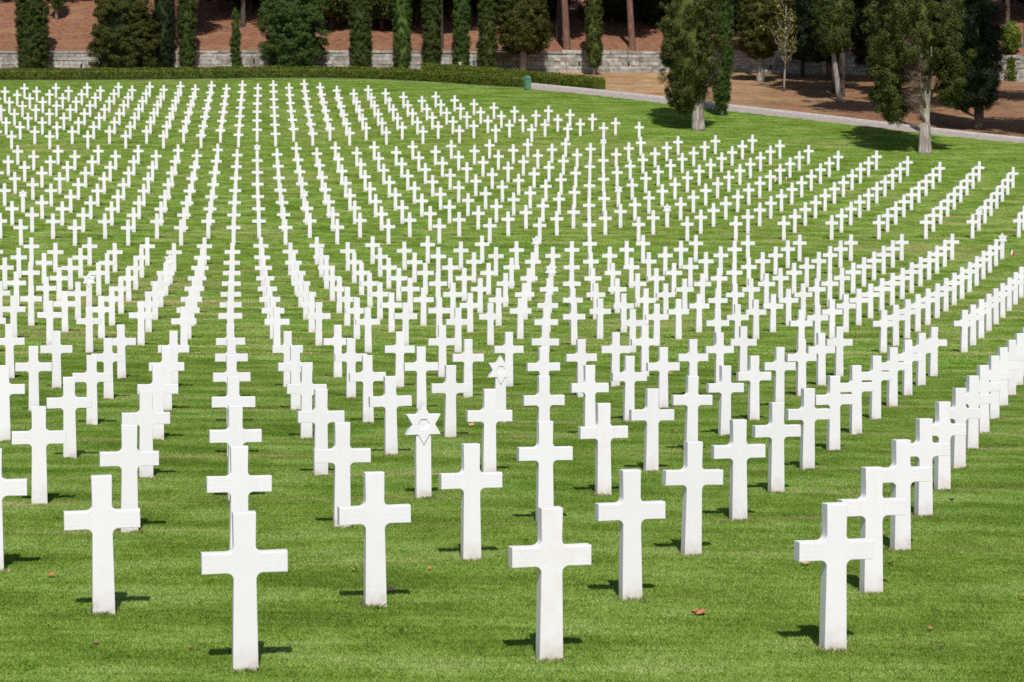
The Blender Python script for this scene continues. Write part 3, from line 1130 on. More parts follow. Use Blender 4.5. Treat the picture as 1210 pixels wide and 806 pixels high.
def crown_mesh(name, crown, mat, parent, n_clump, n_leaf, clump_r, length, width, up=0.6, out=0.7, core=0.74, inner=0.80, flat=1.0):
    g = crown.g
    n_clump, n_leaf = int(n_clump * 1.15), int(n_leaf * 1.6)
    length, width, clump_r = length * 0.85, width * 0.56, clump_r * 0.86
    c, nv = crown.sample(n_clump, inner)
    cs = np.repeat(c, n_leaf, 0)
    ns = np.repeat(nv, n_leaf, 0)
    sz = np.repeat(g.uniform(0.6, 1.35, n_clump), n_leaf)[:, None]
    dirs = g.normal(size=cs.shape)
    dirs /= np.linalg.norm(dirs, axis=1)[:, None]
    off = dirs * clump_r * 1.55 * sz * (g.uniform(0.25, 1.0, len(cs)) ** 0.4)[:, None] * np.array([1, 1, flat])
    # every spray lies like a scale on the surface of its own tuft
    nn = dirs + ns * out * 0.6 + np.array([0, 0, 0.25]) + g.normal(size=cs.shape) * 0.5
    nn /= np.linalg.norm(nn, axis=1)[:, None]
    d = ns * 0.5 * out + np.array([0, 0, up]) + g.normal(size=cs.shape) * 0.55
    d -= nn * (d * nn).sum(1)[:, None] * 0.85
    d /= np.linalg.norm(d, axis=1)[:, None]
    V, Fc = quads(cs + off, d, length, width, g, nn)
    if core:
        V2, F2 = crown.core(core)
        Fc = np.concatenate([Fc, F2 + len(V)])
        V = np.concatenate([V, V2])
    return link(name, V, Fc, mat, parent)


def trunk(parent, pts, radii, mat, n=11, wob=0.08, name='trunk', seed=0):
    V, Fc = tube(pts, radii, n, wob, np.random.default_rng(seed))
    return link(name, np.array(V), Fc, mat, parent, smooth=True)


def spot(px, py):
    return on_ground(px, py)


def bank_spot(px, ahead):
    """a place in front of the wall (ahead > 0) on the sight line of px"""
    s = (px - W_PX / 2) / F_PX
    y = float(Y_WALL(s)) - ahead
    x = s * y
    return np.array([x, y, float(ground(x, y))])


def hill_spot(px, t):
    s = (px - W_PX / 2) / F_PX
    y = float(Y_WALL(s)) + t
    x = s * y
    return np.array([x, y, float(hill(x, y))])


def px_m(p):
    """photo pixels per metre at a point"""
    return F_PX / (p[1] * math.cos(PITCH))


# ------------------------------------------------------------------ cypresses between hedge and wall
def column_cypress(px, wid_px, top, label, ahead=2.2, mat=None, seed=0, foot=0.12, dens=1.0, shape=None, group='columnar cypresses along the wall', lump=0.055):
    p = bank_spot(px, ahead)
    rr = wid_px / px_m(p) / 2
    root = thing('cypress_tree', p, label, 'tree', group)
    trunk(root, [(0, 0, -0.1), (0, 0, foot + 0.5), (0, 0, top * 0.5)], [0.13 + 0.05 * rr, 0.11 + 0.04 * rr, 0.06], M_BARK_GREY, seed=seed)
    prof = shape or [(foot, 0.55), (foot + 0.35, 0.84), (foot + 1.2, 0.96), (top * 0.45, 1.0), (top * 0.75, 0.84), (top * 0.92, 0.45), (top, 0.04)]
    cr = Crown([(z, r * rr * 0.92) for z, r in prof], lump, seed=seed)
    area = 2 * math.pi * rr * top
    crown_mesh('crown', cr, mat or M_CYP, root, int(area * 7 * dens), 54, 0.13, 0.17, 0.065, up=1.0, out=0.6, core=0.76, inner=0.80)
    return root


column_cypress(41.5, 40, 12.5, 'broad clipped cypress column at the left end of the stone wall', seed=1, dens=1.0)
column_cypress(196, 24, 11.0, 'dark cypress half hidden behind the bushy conifer beside the red pine trunk', ahead=1.3, mat=M_DARK, seed=2)
column_cypress(223, 21, 12.0, 'ragged cypress column immediately right of the red pine trunk', seed=3, lump=0.09)
column_cypress(280, 12, 5.35, 'small slender young cypress whose pointed tip stays below the wood', seed=4, mat=M_CYP2, ahead=2.8,
               shape=[(0.1, 0.75), (0.6, 0.95), (1.6, 1.0), (3.6, 0.82), (4.7, 0.5), (5.35, 0.05)])
column_cypress(427, 27, 12.5, 'first and widest of the five evenly spaced cypresses behind the hedge', seed=5)
column_cypress(476, 21.5, 12.0, 'second of the five evenly spaced cypresses, bright green above and narrow', seed=6, mat=M_CYP2)
column_cypress(511, 22.5, 12.4, 'middle one of the five evenly spaced cypresses behind the hedge', seed=7)
column_cypress(546, 20, 11.6, 'slim green cypress, fourth of the five behind the hedge', seed=8, mat=M_CYP2)
column_cypress(576.5, 22, 12.0, 'last of the five cypresses, its foot touching the shaded wall', seed=9, lump=0.075)
column_cypress(701.5, 20, 12.2, 'lone narrow cypress standing between two red pine trunks', seed=10, foot=0.65, ahead=3.0)


# ------------------------------------------------------------------ bushy conifers by the wall
def bushy(px, wid_px, top, label, prof, ahead=2.6, mat=None, seed=0, clumps=420, leaf=46, tr=0.22, trunk_h=0.4, lump=0.13, group='bushy conifers by the wall', core=0.66, ext=None):
    p = bank_spot(px, ahead) if ext is None else ext
    rr = wid_px / px_m(p) / 2
    root = thing('conifer_tree', p, label, 'tree', group)
    trunk(root, [(0, 0, -0.15), (0.02, 0, 0.2), (0.05, 0.0, trunk_h + 0.6), (0, 0, top * 0.6)], [tr * 1.35, tr * 1.05, tr * 0.95, tr * 0.4], M_BARK_GREY, seed=seed)
    cr = Crown([(z, r * rr * 0.93) for z, r in prof], lump, seed=seed)
    crown_mesh('crown', cr, mat or M_OLIVE, root, int(clumps * 0.75), int(leaf * 2.2), 0.25, 0.19, 0.085, up=0.1, out=0.9, core=core, inner=0.70, flat=0.6)
    return root


bushy(149, 88, 9.5, 'wide bushy olive-green conifer reaching down to the hedge', [(0.1, 0.72), (0.7, 0.93), (2.2, 1.0), (4.6, 0.88), (7.0, 0.6), (9.5, 0.06)], seed=31, clumps=620)
bushy(347, 84, 10.0, 'wide bright bushy conifer casting a deep shadow on the wall', [(0.35, 0.55), (1.1, 0.85), (2.6, 0.97), (4.6, 1.0), (7.2, 0.68), (10, 0.06)], seed=32, clumps=620, mat=M_CYP2)
bushy(618, 66, 8.5, 'round-headed conifer on a short bare trunk behind the green bin', [(1.75, 0.40), (2.2, 0.86), (3.2, 1.0), (5.0, 0.92), (7.0, 0.62), (8.5, 0.08)], seed=33, clumps=460, trunk_h=1.9, tr=0.24)
bushy(890, 56, 9.0, 'dark conifer on a stout trunk behind the leafless sapling', [(2.0, 0.45), (2.5, 0.85), (3.6, 1.0), (5.5, 0.95), (7.6, 0.6), (9, 0.08)],
      seed=34, clumps=460, trunk_h=2.0, tr=0.30, ext=spot(898, 97))

# ------------------------------------------------------------------ hedges
def hedge(name, front, s0, s1, depth, hgt, label, seed):
    g = np.random.default_rng(seed)
    s = np.linspace(s0, s1, 260)
    yf = np.array([front(v) for v in s])
    A = np.stack([s * yf, yf], 1)
    tdir = np.gradient(A, axis=0)
    tdir /= np.linalg.norm(tdir, axis=1)[:, None]
    nrm = np.stack([-tdir[:, 1], tdir[:, 0]], 1)
    nrm *= np.sign(nrm[:, 1])[:, None]
    org = np.array([A[130, 0], A[130, 1], float(ground(A[130, 0], A[130, 1]))])
    prof = [(0.06, -0.1), (0.0, 0.25), (0.02, hgt - 0.12), (0.12, hgt), (depth - 0.12, hgt), (depth, hgt - 0.1), (depth, -0.1)]
    V, Fc = [], []
    m = len(prof)
    for i in range(len(s)):
        for (o, z) in prof:
            q = A[i] + nrm[i] * (o * 0.9 + 0.05 * depth)
            V.append((q[0], q[1], float(ground(q[0], q[1])) + z * 0.96 + g.normal(0, 0.012)))
    for i in range(len(s) - 1):
        for k in range(m - 1):
            a = i * m + k
            Fc.append((a, a + m, a + m + 1, a + 1))
    Fc.append(tuple(range(m)))
    Fc.append(tuple((len(s) - 1) * m + k for k in range(m - 1, -1, -1)))
    o = thing(name, org, label, 'hedge')
    ob = link('hedge_core', np.array(V) - org, Fc, M_HEDGE, o)
    L_ = np.r_[0, np.cumsum(np.linalg.norm(np.diff(A, axis=0), axis=1))]
    n = int(L_[-1] * 330)
    u = g.uniform(0, L_[-1], n)
    idx = np.interp(u, L_, np.arange(len(s)))
    i0 = np.clip(idx.astype(int), 0, len(s) - 2)
    f = (idx - i0)[:, None]
    q = A[i0] * (1 - f) + A[i0 + 1] * f
    nn = nrm[i0]
    w = g.uniform(0, hgt + depth + hgt * 0.4, n)
    d = np.where(w < hgt, 0, np.where(w < hgt + depth, w - hgt, depth))
    z = np.where(w < hgt, w, np.where(w < hgt + depth, hgt, hgt - (w - hgt - depth)))
    bulge = 0.05 * np.sin(u * 1.9 + seed) + 0.035 * np.sin(u * 4.3) + g.normal(0, 0.03, n)
    pos2 = q + nn * (d - np.where(w < hgt, bulge, 0))[:, None]
    zz = ground(pos2[:, 0], pos2[:, 1]) + z + np.where((w >= hgt) & (w < hgt + depth), bulge * 0.6, 0)
    base = np.stack([pos2[:, 0], pos2[:, 1], zz], 1)
    od = np.stack([-nn[:, 0] * (w < hgt), -nn[:, 1] * (w < hgt), 0.4 + 1.0 * (w >= hgt)], 1) + g.normal(size=(n, 3)) * 0.6
    od /= np.linalg.norm(od, axis=1)[:, None]
    Vq, Fq = quads(base - org, od, 0.13, 0.08, g)
    link('foliage', Vq, Fq, M_HEDGE, o)
    return o


H_FRONT = Curve([(-700, 94.2), (0, 95), (100, 95), (200, 94.5), (300, 92.6), (400, 92.5), (470, 94.5), (520, 98), (570, 101.5), (618, 105)])
hedge('hedge', H_FRONT, -0.42, (617.5 - 605) / F_PX, 1.1, 0.78, 'long low clipped hedge curving along the top edge of the lawn', 51)
hedge('hedge', lambda s: Y_FAR(s) + 0.25, (497 - 605) / F_PX, (703 - 605) / F_PX, 1.2, 0.80, 'short clipped hedge to the right of the green bin, in front of the wall', 52)

M_EDGE = simple_mat('weathered_edging', (0.20, 0.185, 0.165), 0.95, 0.3, 3.0)
# thin stone edging under the front of the long hedge
s_ = np.linspace(-0.42, (612 - 605) / F_PX, 160)
kv, kf = [], []
for i, s in enumerate(s_):
    y0 = float(H_FRONT(s)) - 0.16
    y1 = y0 + 0.12
    g0, g1 = float(ground(s * y0, y0)), float(ground(s * y1, y1))
    kv += [(s * y0, y0, g0 - 0.05), (s * y0, y0, g0 + 0.03), (s * y1, y1, g1 + 0.03), (s * y1, y1, g1 - 0.05)]
    if i:
        a, b = (i - 1) * 4, i * 4
        kf += [(a + k, b + k, b + k + 1, a + k + 1) for k in range(3)]
tag(link('kerb', np.array(kv), kf, M_EDGE), kind='structure')

# ------------------------------------------------------------------ litter bin
M_BIN = simple_mat('faded_green_metal', (0.085, 0.205, 0.135), 0.5, 0.10, 8.0)
M_BIN2 = simple_mat('green_metal_rim', (0.060, 0.150, 0.098), 0.5, 0.08, 8.0)
p = spot(623.2, 106.3)
k = px_m(p)
root = thing('litter_bin', p, 'faded green metal litter bin at the end of the long hedge', 'bin')
root.rotation_euler = (0, 0, R(30))


def bin_body():
    # plan shrinks towards the foot at the back; lid is rounded
    prof = [(0.0, 0.30), (0.45, 0.36), (0.86, 0.50), (0.95, 0.48), (1.0, 0.40), (1.02, 0.26)]
    V, Fc = [], []
    for z, w in prof:
        d0 = -0.20
        for (x, y) in ((-1, d0), (1, d0), (1, d0 + w), (-1, d0 + w)):
            hx = 0.195 if z < 0.9 else 0.195 - (z - 0.9) * 0.35
            yy = y if z < 0.9 else y + (z - 0.9) * (0.5 if y == d0 else -0.2)
            V.append((x * hx, yy, z))
    for i in range(len(prof) - 1):
        for j in range(4):
            a, b = i * 4 + j, i * 4 + (j + 1) % 4
            Fc.append((a, b, b + 4, a + 4))
    Fc.append((3, 2, 1, 0))
    Fc.append(tuple((len(prof) - 1) * 4 + j for j in range(4)))
    return V, Fc


V, Fc = bin_body()
link('body', np.array(V), Fc, M_BIN, root)
b = MB()
b.box((0, -0.202, 0.80), (0.30, 0.012, 0.10))
b.build('opening_flap', M_BIN2, root)
b = MB()
b.box((0, -0.02, 0.012), (0.44, 0.42, 0.03))
b.build('base_plate', M_BIN2, root)

# ------------------------------------------------------------------ the big ragged cypresses on the lawn's edge
def limb(parent, pts, radii, mat, name='limb', seed=0):
    V, Fc = tube(pts, radii, 8, 0.10, np.random.default_rng(seed))
    return link(name, np.array(V), Fc, mat, parent, smooth=True)


p = spot(825, 153.5)
k = px_m(p)                                              # about 19 px per metre
root = thing('cypress_tree', p, 'thick ragged cypress with a flared forked trunk at the edge of the lawn', 'tree', 'big cypresses on the edge of the lawn')
trunk(root, [(0.02, 0, -0.1), (0.0, 0, 0.15), (-0.02, 0, 0.75), (-0.10, 0, 1.5), (-0.22, 0.0, 2.6), (-0.40, 0.0, 4.5), (-0.45, 0, 8.0)],
      [0.50, 0.40, 0.36, 0.34, 0.30, 0.24, 0.12], M_BARK_GREY, 14, 0.10, seed=71)
for i, (tx, tz, ty) in enumerate(((0.45, 2.6, -0.1), (-0.75, 2.3, -0.2), (0.2, 3.2, -0.35), (-0.45, 2.9, -0.4), (0.62, 3.4, 0.15))):
    limb(root, [(0.0, 0, 0.5 + 0.1 * i), (tx * 0.35, ty * 0.6, 1.3), (tx * 0.8, ty, tz * 0.72), (tx, ty * 1.2, tz + 0.5)], [0.17, 0.13, 0.09, 0.04], M_BARK_GREY, seed=72 + i)
cr = Crown([(1.15, 0.16), (1.6, 0.40), (2.3, 0.66), (3.2, 0.86), (4.6, 0.98), (7.5, 1.0), (11, 0.78), (14, 0.45), (16.2, 0.06)], 0.16, seed=73,
           axis=lambda z: (-0.50 - 0.45 * np.exp(-((z - 1.6) / 1.0) ** 2), 0 * z))
cr.r *= 1.90
crown_mesh('crown', cr, M_RAGGED, root, 620, 105, 0.19, 0.16, 0.07, up=0.8, out=0.6, core=0.62, inner=0.68)
cr = Crown([(1.6, 0.1), (2.2, 0.55), (3.6, 0.8), (5.2, 0.7), (6.5, 0.2)], 0.2, seed=74, axis=lambda z: (0.55 + 0 * z, -0.45 + 0 * z))
crown_mesh('dead_twigs', cr, M_DEAD, root, 60, 26, 0.22, 0.34, 0.03, up=0.4, out=0.6, core=None, inner=0.4)

p = spot(853, 136.5)
root = thing('cypress_tree', p, 'narrow bright green cypress touching the ragged one beside the path', 'tree', 'big cypresses on the edge of the lawn')
trunk(root, [(0, 0, -0.1), (0, 0, 0.7), (0, 0, 6)], [0.16, 0.13, 0.06], M_BARK_GREY, seed=76)
cr = Crown([(0.25, 0.28), (0.9, 0.42), (2.0, 0.55), (4, 0.60), (7.5, 0.52), (10.0, 0.3), (11.5, 0.04)], 0.06, seed=77, axis=lambda z: (-0.05 + 0.025 * z, 0 * z))
crown_mesh('crown', cr, M_CYP2, root, 520, 26, 0.12, 0.22, 0.07, up=1.0, out=0.5, core=0.8, inner=0.84)

p = spot(1093, 181)
root = thing('cypress_tree', p, 'largest spreading ragged cypress with a thick pale bare trunk on the lawn', 'tree', 'big cypresses on the edge of the lawn')
trunk(root, [(0.0, 0, -0.1), (0, 0, 0.1), (0.0, 0, 0.6), (-0.03, 0, 1.6), (0.04, 0, 1.8), (0.06, 0, 2.6), (0.12, 0, 3.6), (0.16, -0.4, 5.5), (0.1, 0, 9)],
      [0.46, 0.37, 0.325, 0.315, 0.22, 0.205, 0.19, 0.16, 0.09], M_BARK_GREY, 14, 0.12, seed=81)
for i, (pts, r0) in enumerate((([(-0.18, -0.1, 1.40), (-0.42, -0.12, 1.52), (-0.52, -0.1, 1.75)], 0.10),
                               ([(-0.05, -0.1, 1.75), (-0.45, -0.3, 2.6), (-1.1, -0.5, 3.6)], 0.11),
                               ([(0.05, 0.1, 2.4), (0.5, 0.6, 3.4), (1.2, 0.9, 4.8)], 0.08),
                               ([(0.0, -0.1, 2.6), (-0.5, -0.5, 3.9), (-1.0, -0.7, 5.2)], 0.09),
                               ([(0.1, -0.1, 3.4), (0.25, -0.7, 4.6), (0.1, -1.0, 6.0)], 0.09))):
    limb(root, pts, [r0, r0 * 0.7, r0 * 0.3], M_BARK_GREY, seed=82 + i)
cr = Crown([(4.3, 0.25), (4.8, 0.70), (5.6, 0.95), (6.6, 1.0), (8.5, 0.92), (11.5, 0.70), (14.5, 0.38), (16.5, 0.05)], 0.24, seed=90, axis=lambda z: (-0.62 + 0 * z, 0.2 + 0 * z))
cr.r *= 2.75
crown_mesh('crown', cr, M_RAGGED, root, 640, 120, 0.22, 0.16, 0.07, up=0.6, out=0.7, core=0.40, inner=0.52)
cr = Crown([(1.75, 0.35), (2.3, 0.85), (3.2, 1.1), (4.2, 1.15), (5.6, 1.0)], 0.18, seed=91, axis=lambda z: (-2.0 - 0.15 * (z - 3), -0.3 + 0 * z))
crown_mesh('low_branch', cr, M_RAGGED, root, 150, 80, 0.18, 0.18, 0.07, up=0.5, out=0.75, core=0.5, inner=0.5)
cr = Crown([(2.7, 0.2), (3.3, 0.75), (4.0, 1.0), (5.4, 0.9)], 0.22, seed=93, axis=lambda z: (1.35 + 0 * z, -0.2 + 0 * z))
crown_mesh('low_branch', cr, M_RAGGED, root, 70, 75, 0.18, 0.18, 0.07, up=0.4, out=0.75, core=0.4, inner=0.45)
cr = Crown([(2.4, 0.1), (3.0, 0.4), (4.3, 0.6), (5.6, 0.5), (6.5, 0.2)], 0.2, seed=92, axis=lambda z: (-0.95 + 0 * z, -1.6 + 0.1 * z))
crown_mesh('dead_twigs', cr, M_DEAD, root, 70, 40, 0.22, 0.36, 0.035, up=0.3, out=0.6, core=None, inner=0.3)

# ------------------------------------------------------------------ trees on the dry bank at the right
def bank_tree(name, p, label, bends, radii, prof, rmax, seed, mat, bark, axis=None, clumps=420, leaf=44, group='trees on the dry bank', core=0.6, lump=0.13, up=0.3):
    root = thing(name, p, label, 'tree', group)
    trunk(root, bends, radii, bark, 11, 0.07, seed=seed)
    cr = Crown([(z, r * rmax) for z, r in prof], lump, seed=seed, axis=axis)
    crown_mesh('crown', cr, mat, root, int(clumps * 0.8), int(leaf * 2.0), 0.25, 0.19, 0.085, up=up, out=0.8, core=core, inner=0.64)
    return root


bank_tree('cypress_tree', spot(992, 119.5), 'tall cypress on a long bare trunk leaning to the left', [(0, 0, -0.1), (-0.05, 0, 0.3), (-0.22, 0, 1.7), (-0.50, 0, 3.6), (-0.5, 0, 7)],
          [0.26, 0.20, 0.18, 0.16, 0.08], [(3.3, 0.35), (3.9, 0.85), (5.2, 1.0), (8, 0.92), (11, 0.6), (13.2, 0.06)], 1.35, 101, M_CYP, M_BARK_GREY,
          axis=lambda z: (-0.52 + 0 * z, 0 * z), clumps=360)
bank_tree('evergreen_tree', spot(985, 110.5), 'dark evergreen on a straight shaded trunk behind the leaning cypress', [(0, 0, -0.1), (0, 0, 2), (0.1, 0, 6)], [0.17, 0.14, 0.08],
          [(2.4, 0.5), (3.2, 0.9), (5, 1.0), (8, 0.8), (10, 0.1)], 2.0, 102, M_DARK, M_BARK_DARK, axis=lambda z: (-0.9 + 0 * z, 0.6 + 0 * z), clumps=380)
bank_tree('evergreen_tree', spot(1155, 153.5), 'black-green evergreen with low branches right of the largest cypress', [(0, 0, -0.1), (0.05, 0, 0.7), (0, 0, 1.6), (-0.1, 0, 6)], [0.36, 0.27, 0.25, 0.12],
          [(1.35, 0.40), (1.9, 0.80), (3.0, 0.95), (5, 1.0), (8, 0.85), (11, 0.5), (13, 0.06)], 1.9, 103, M_DARK, M_BARK_DARK, axis=lambda z: (-0.45 + 0 * z, 0 * z), clumps=520, leaf=50)
bank_tree('evergreen_tree', bank_spot(947, 4.5), 'low dark evergreen between the sapling and the leaning cypress', [(0, 0, -0.1), (0, 0, 1.5), (0, 0, 5)], [0.2, 0.16, 0.08],
          [(1.3, 0.5), (2.0, 0.9), (3.6, 1.0), (6, 0.85), (8.5, 0.1)], 1.9, 104, M_OLIVE, M_BARK_DARK, clumps=380)
bank_tree('evergreen_tree', bank_spot(1030, 9.0), 'dark evergreen whose shade fills the gap left of the largest cypress', [(0, 0, -0.1), (0, 0, 2), (0, 0, 6)], [0.22, 0.18, 0.08],
          [(1.5, 0.5), (2.4, 0.9), (4.5, 1.0), (8, 0.8), (10.5, 0.1)], 2.1, 105, M_DARK, M_BARK_DARK, clumps=420)

# the sapling with a few yellow leaves
p = spot(926.5, 108.5)
root = thing('sapling_tree', p, 'thin pale sapling with bare twigs and a few yellow leaves', 'tree')
trunk(root, [(0, 0, -0.05), (0.02, 0, 1.0), (0.10, 0, 2.4), (0.05, 0, 4.2), (0.12, 0, 6.6)], [0.095, 0.075, 0.06, 0.045, 0.015], M_BARK_GREY, 8, 0.05, seed=111)
g = np.random.default_rng(112)
mb, lv = MB(), []
for i in range(26):
    z0 = g.uniform(1.5, 6.0)
    a = g.uniform(0, 6.28)
    ln = g.uniform(0.9, 1.9) * (1.15 - z0 / 9)
    q0 = np.array([np.interp(z0, [0, 1, 2.4, 4.2, 6.6], [0, .02, .1, .05, .12]), 0, z0])
    q1 = q0 + np.array([math.cos(a) * ln * 0.5, math.sin(a) * ln * 0.5, ln * 0.5])
    q2 = q0 + np.array([math.cos(a) * ln * 0.8, math.sin(a) * ln * 0.8, ln * 1.25])
    V, Fc = tube([q0, q1, q2], [0.028, 0.018, 0.006], 5, 0, g)
    mb.add(V, Fc)
    for j in range(4):
        f = g.uniform(0.3, 1)
        w0 = q0 + (q2 - q0) * f
        w1 = w0 + g.normal(size=3) * [0.22, 0.22, 0.12] + [0, 0, 0.28]
        V, Fc = tube([w0, w1], [0.011, 0.004], 4, 0, g)
        mb.add(V, Fc)
        if g.uniform() < 0.8:
            lv += [w1 + g.normal(size=3) * 0.12 for _ in range(10)]
mb.build('twigs', M_BARK_GREY, root)
lv = np.array(lv)
d = g.normal(size=lv.shape) + [0, 0, -0.5]
d /= np.linalg.norm(d, axis=1)[:, None]
V, Fc = quads(lv, d, 0.19, 0.13, g)
link('leaves', V, Fc, M_YELLOW, root)

# ------------------------------------------------------------------ pines on the slope behind the wall
def pine(px, t, wid_px, lean, h, label, seed, bark=None, crown=True, cr_z=8.0, cr_r=3.2, n=260):
    p = hill_spot(px, t)
    r = wid_px / px_m(p) / 2
    root = thing('pine_tree', p, label, 'tree', 'pines on the slope behind the wall')
    trunk(root, [(0, 0, -0.4), (0, 0, 0.0), (lean * 0.1, 0, 0.5), (lean, 0, 5), (lean * 1.7, 0.3, h)], [r * 1.25, r * 1.12, r, r * 0.86, r * 0.5], bark or M_BARK_PINE, 11, 0.05, seed=seed)
    if crown:
        cr = Crown([(cr_z, 0.5), (cr_z + 1.2, 0.95), (cr_z + 2.6, 1.0), (cr_z + 4.2, 0.55), (cr_z + 5.0, 0.05)], 0.2, seed=seed, axis=lambda z: (lean * 1.5 + 0 * z, 0.2 + 0 * z))
        cr.r *= cr_r
        crown_mesh('crown', cr, M_DARK, root, n, 30, 0.42, 0.5, 0.2, up=0.5, out=0.7, core=0.5, inner=0.5, flat=0.5)
    return root


pine(208.5, 1.2, 7.2, -0.05, 13, 'thin straight red-barked pine trunk between two cypresses at the left', 121, cr_z=8.5)
pine(669.5, 0.9, 9.0, -0.25, 14, 'stout red-barked pine trunk just left of the lone narrow cypress', 122, cr_z=9)
pine(746.5, 0.9, 8.2, -0.30, 14, 'red-barked pine trunk just right of the lone narrow cypress', 123, cr_z=9)
pine(523, 1.2, 3.6, -0.1, 11, 'thin grey pine trunk showing behind the middle of the five cypresses', 124, M_BARK_DARK, cr_z=8.5, cr_r=2.2)
pine(660, 4.5, 6.5, 0.05, 13, 'dark shaded pine trunk just behind the stout red-barked one', 125, M_BARK_DARK, cr_z=8)
pine(655, 11, 5.5, -0.3, 13, 'dark thin pine trunk deep in the shade between conifer and red trunk', 126, M_BARK_DARK, cr_z=7)
pine(1187, 9, 6.0, 0.0, 12, 'dark pine trunk rising behind the bright green shrub', 127, M_BARK_DARK, cr_z=7)
pine(1010, 7, 6.5, 0.05, 12, 'dark pine trunk in the gap right of the leaning cypress', 128, M_BARK_DARK, cr_z=6)
pine(239, 8, 6.0, 0.25, 12, 'dark leaning pine trunk in the shade left of the small slender cypress', 129, M_BARK_DARK, cr_z=6.5)

# a clipped tree high on the slope at the left
p = hill_spot(70, 11)
root = thing('evergreen_tree', p, 'small dark evergreen with a pale trunk high on the red slope', 'tree')
trunk(root, [(0, 0, -0.3), (0, 0, 0.6), (0, 0, 3)], [0.16, 0.13, 0.08], M_BARK_GREY, seed=131)
cr = Crown([(0.7, 0.3), (1.2, 0.55), (3, 0.62), (6, 0.4), (7.5, 0.05)], 0.14, seed=132)
crown_mesh('crown', cr, M_CYP, root, 160, 34, 0.18, 0.26, 0.1, core=0.7)

# dense evergreens on the slope, their crowns closing the top of the view
WOOD = [(8, 17, 0.9, 2.6, 'dark evergreen at the far left edge, high on the red slope'),
        (110, 17, 1.6, 3.4, 'dark evergreen showing above the red slope left of the bushy conifer'),
        (262, 13.5, 1.2, 2.6, 'black-green evergreen behind the tip of the small slender cypress'),
        (298, 12.5, 1.0, 2.8, 'black-green evergreen left of the bright bushy conifer'),
        (393, 7.0, 0.9, 2.6, 'leafy dark tree filling the gap before the widest of the five cypresses'),
        (452, 7.5, 0.8, 2.3, 'leafy dark tree between the first and second of the five cypresses'),
        (492, 9.5, 1.3, 2.4, 'leafy dark tree behind the second and third of the five cypresses'),
        (533, 11.5, 1.0, 2.8, 'black-green evergreen behind the third and fourth of the five cypresses'),
        (566, 12.5, 0.9, 2.8, 'black-green evergreen behind the fourth and fifth of the five cypresses'),
        (640, 10.5, 0.6, 3.0, 'shaded evergreen above the round-headed conifer on the slope'),
        (722, 10, 0.6, 3.0, 'shaded evergreen in the gap between lone cypress and right red trunk'),
        (778, 9, 0.5, 3.0, 'shaded evergreen behind the left side of the thick ragged cypress'),
        (862, 6, 0.8, 2.8, 'shaded evergreen on the slope behind the narrow bright green cypress'),
        (925, 5, 0.6, 2.8, 'shaded evergreen on the slope behind the sapling with yellow leaves'),
        (1000, 8, 0.8, 3.0, 'shaded evergreen on the slope right of the leaning cypress'),
        (1060, 6, 0.8, 3.0, 'shaded evergreen on the slope behind the largest cypress'),
        (1130, 7, 0.8, 3.0, 'shaded evergreen on the slope behind the black-green tree'),
        (1212, 13, 1.6, 3.2, 'shaded evergreen at the right edge above the bright green shrub')]
for i, (px, t, z0, rr, lab) in enumerate(WOOD):
    p = hill_spot(px, t)
    root = thing('evergreen_tree', p, lab, 'tree', 'dark evergreens on the wooded slope')
    trunk(root, [(0, 0, -0.5), (0, 0, 1.0), (0, 0, 5)], [0.22, 0.18, 0.1], M_BARK_DARK, seed=200 + i)
    cr = Crown([(z0, 0.45), (z0 + 0.8, 0.85), (z0 + 2.5, 1.0), (z0 + 5, 0.9), (z0 + 7.5, 0.55), (z0 + 9, 0.06)], 0.17, seed=220 + i)
    cr.r *= rr
    crown_mesh('crown', cr, M_DARK if i not in (4, 5, 6) else M_CYP, root, 300, 32, 0.30, 0.36, 0.16, up=0.3, out=0.8, core=0.62, inner=0.7)

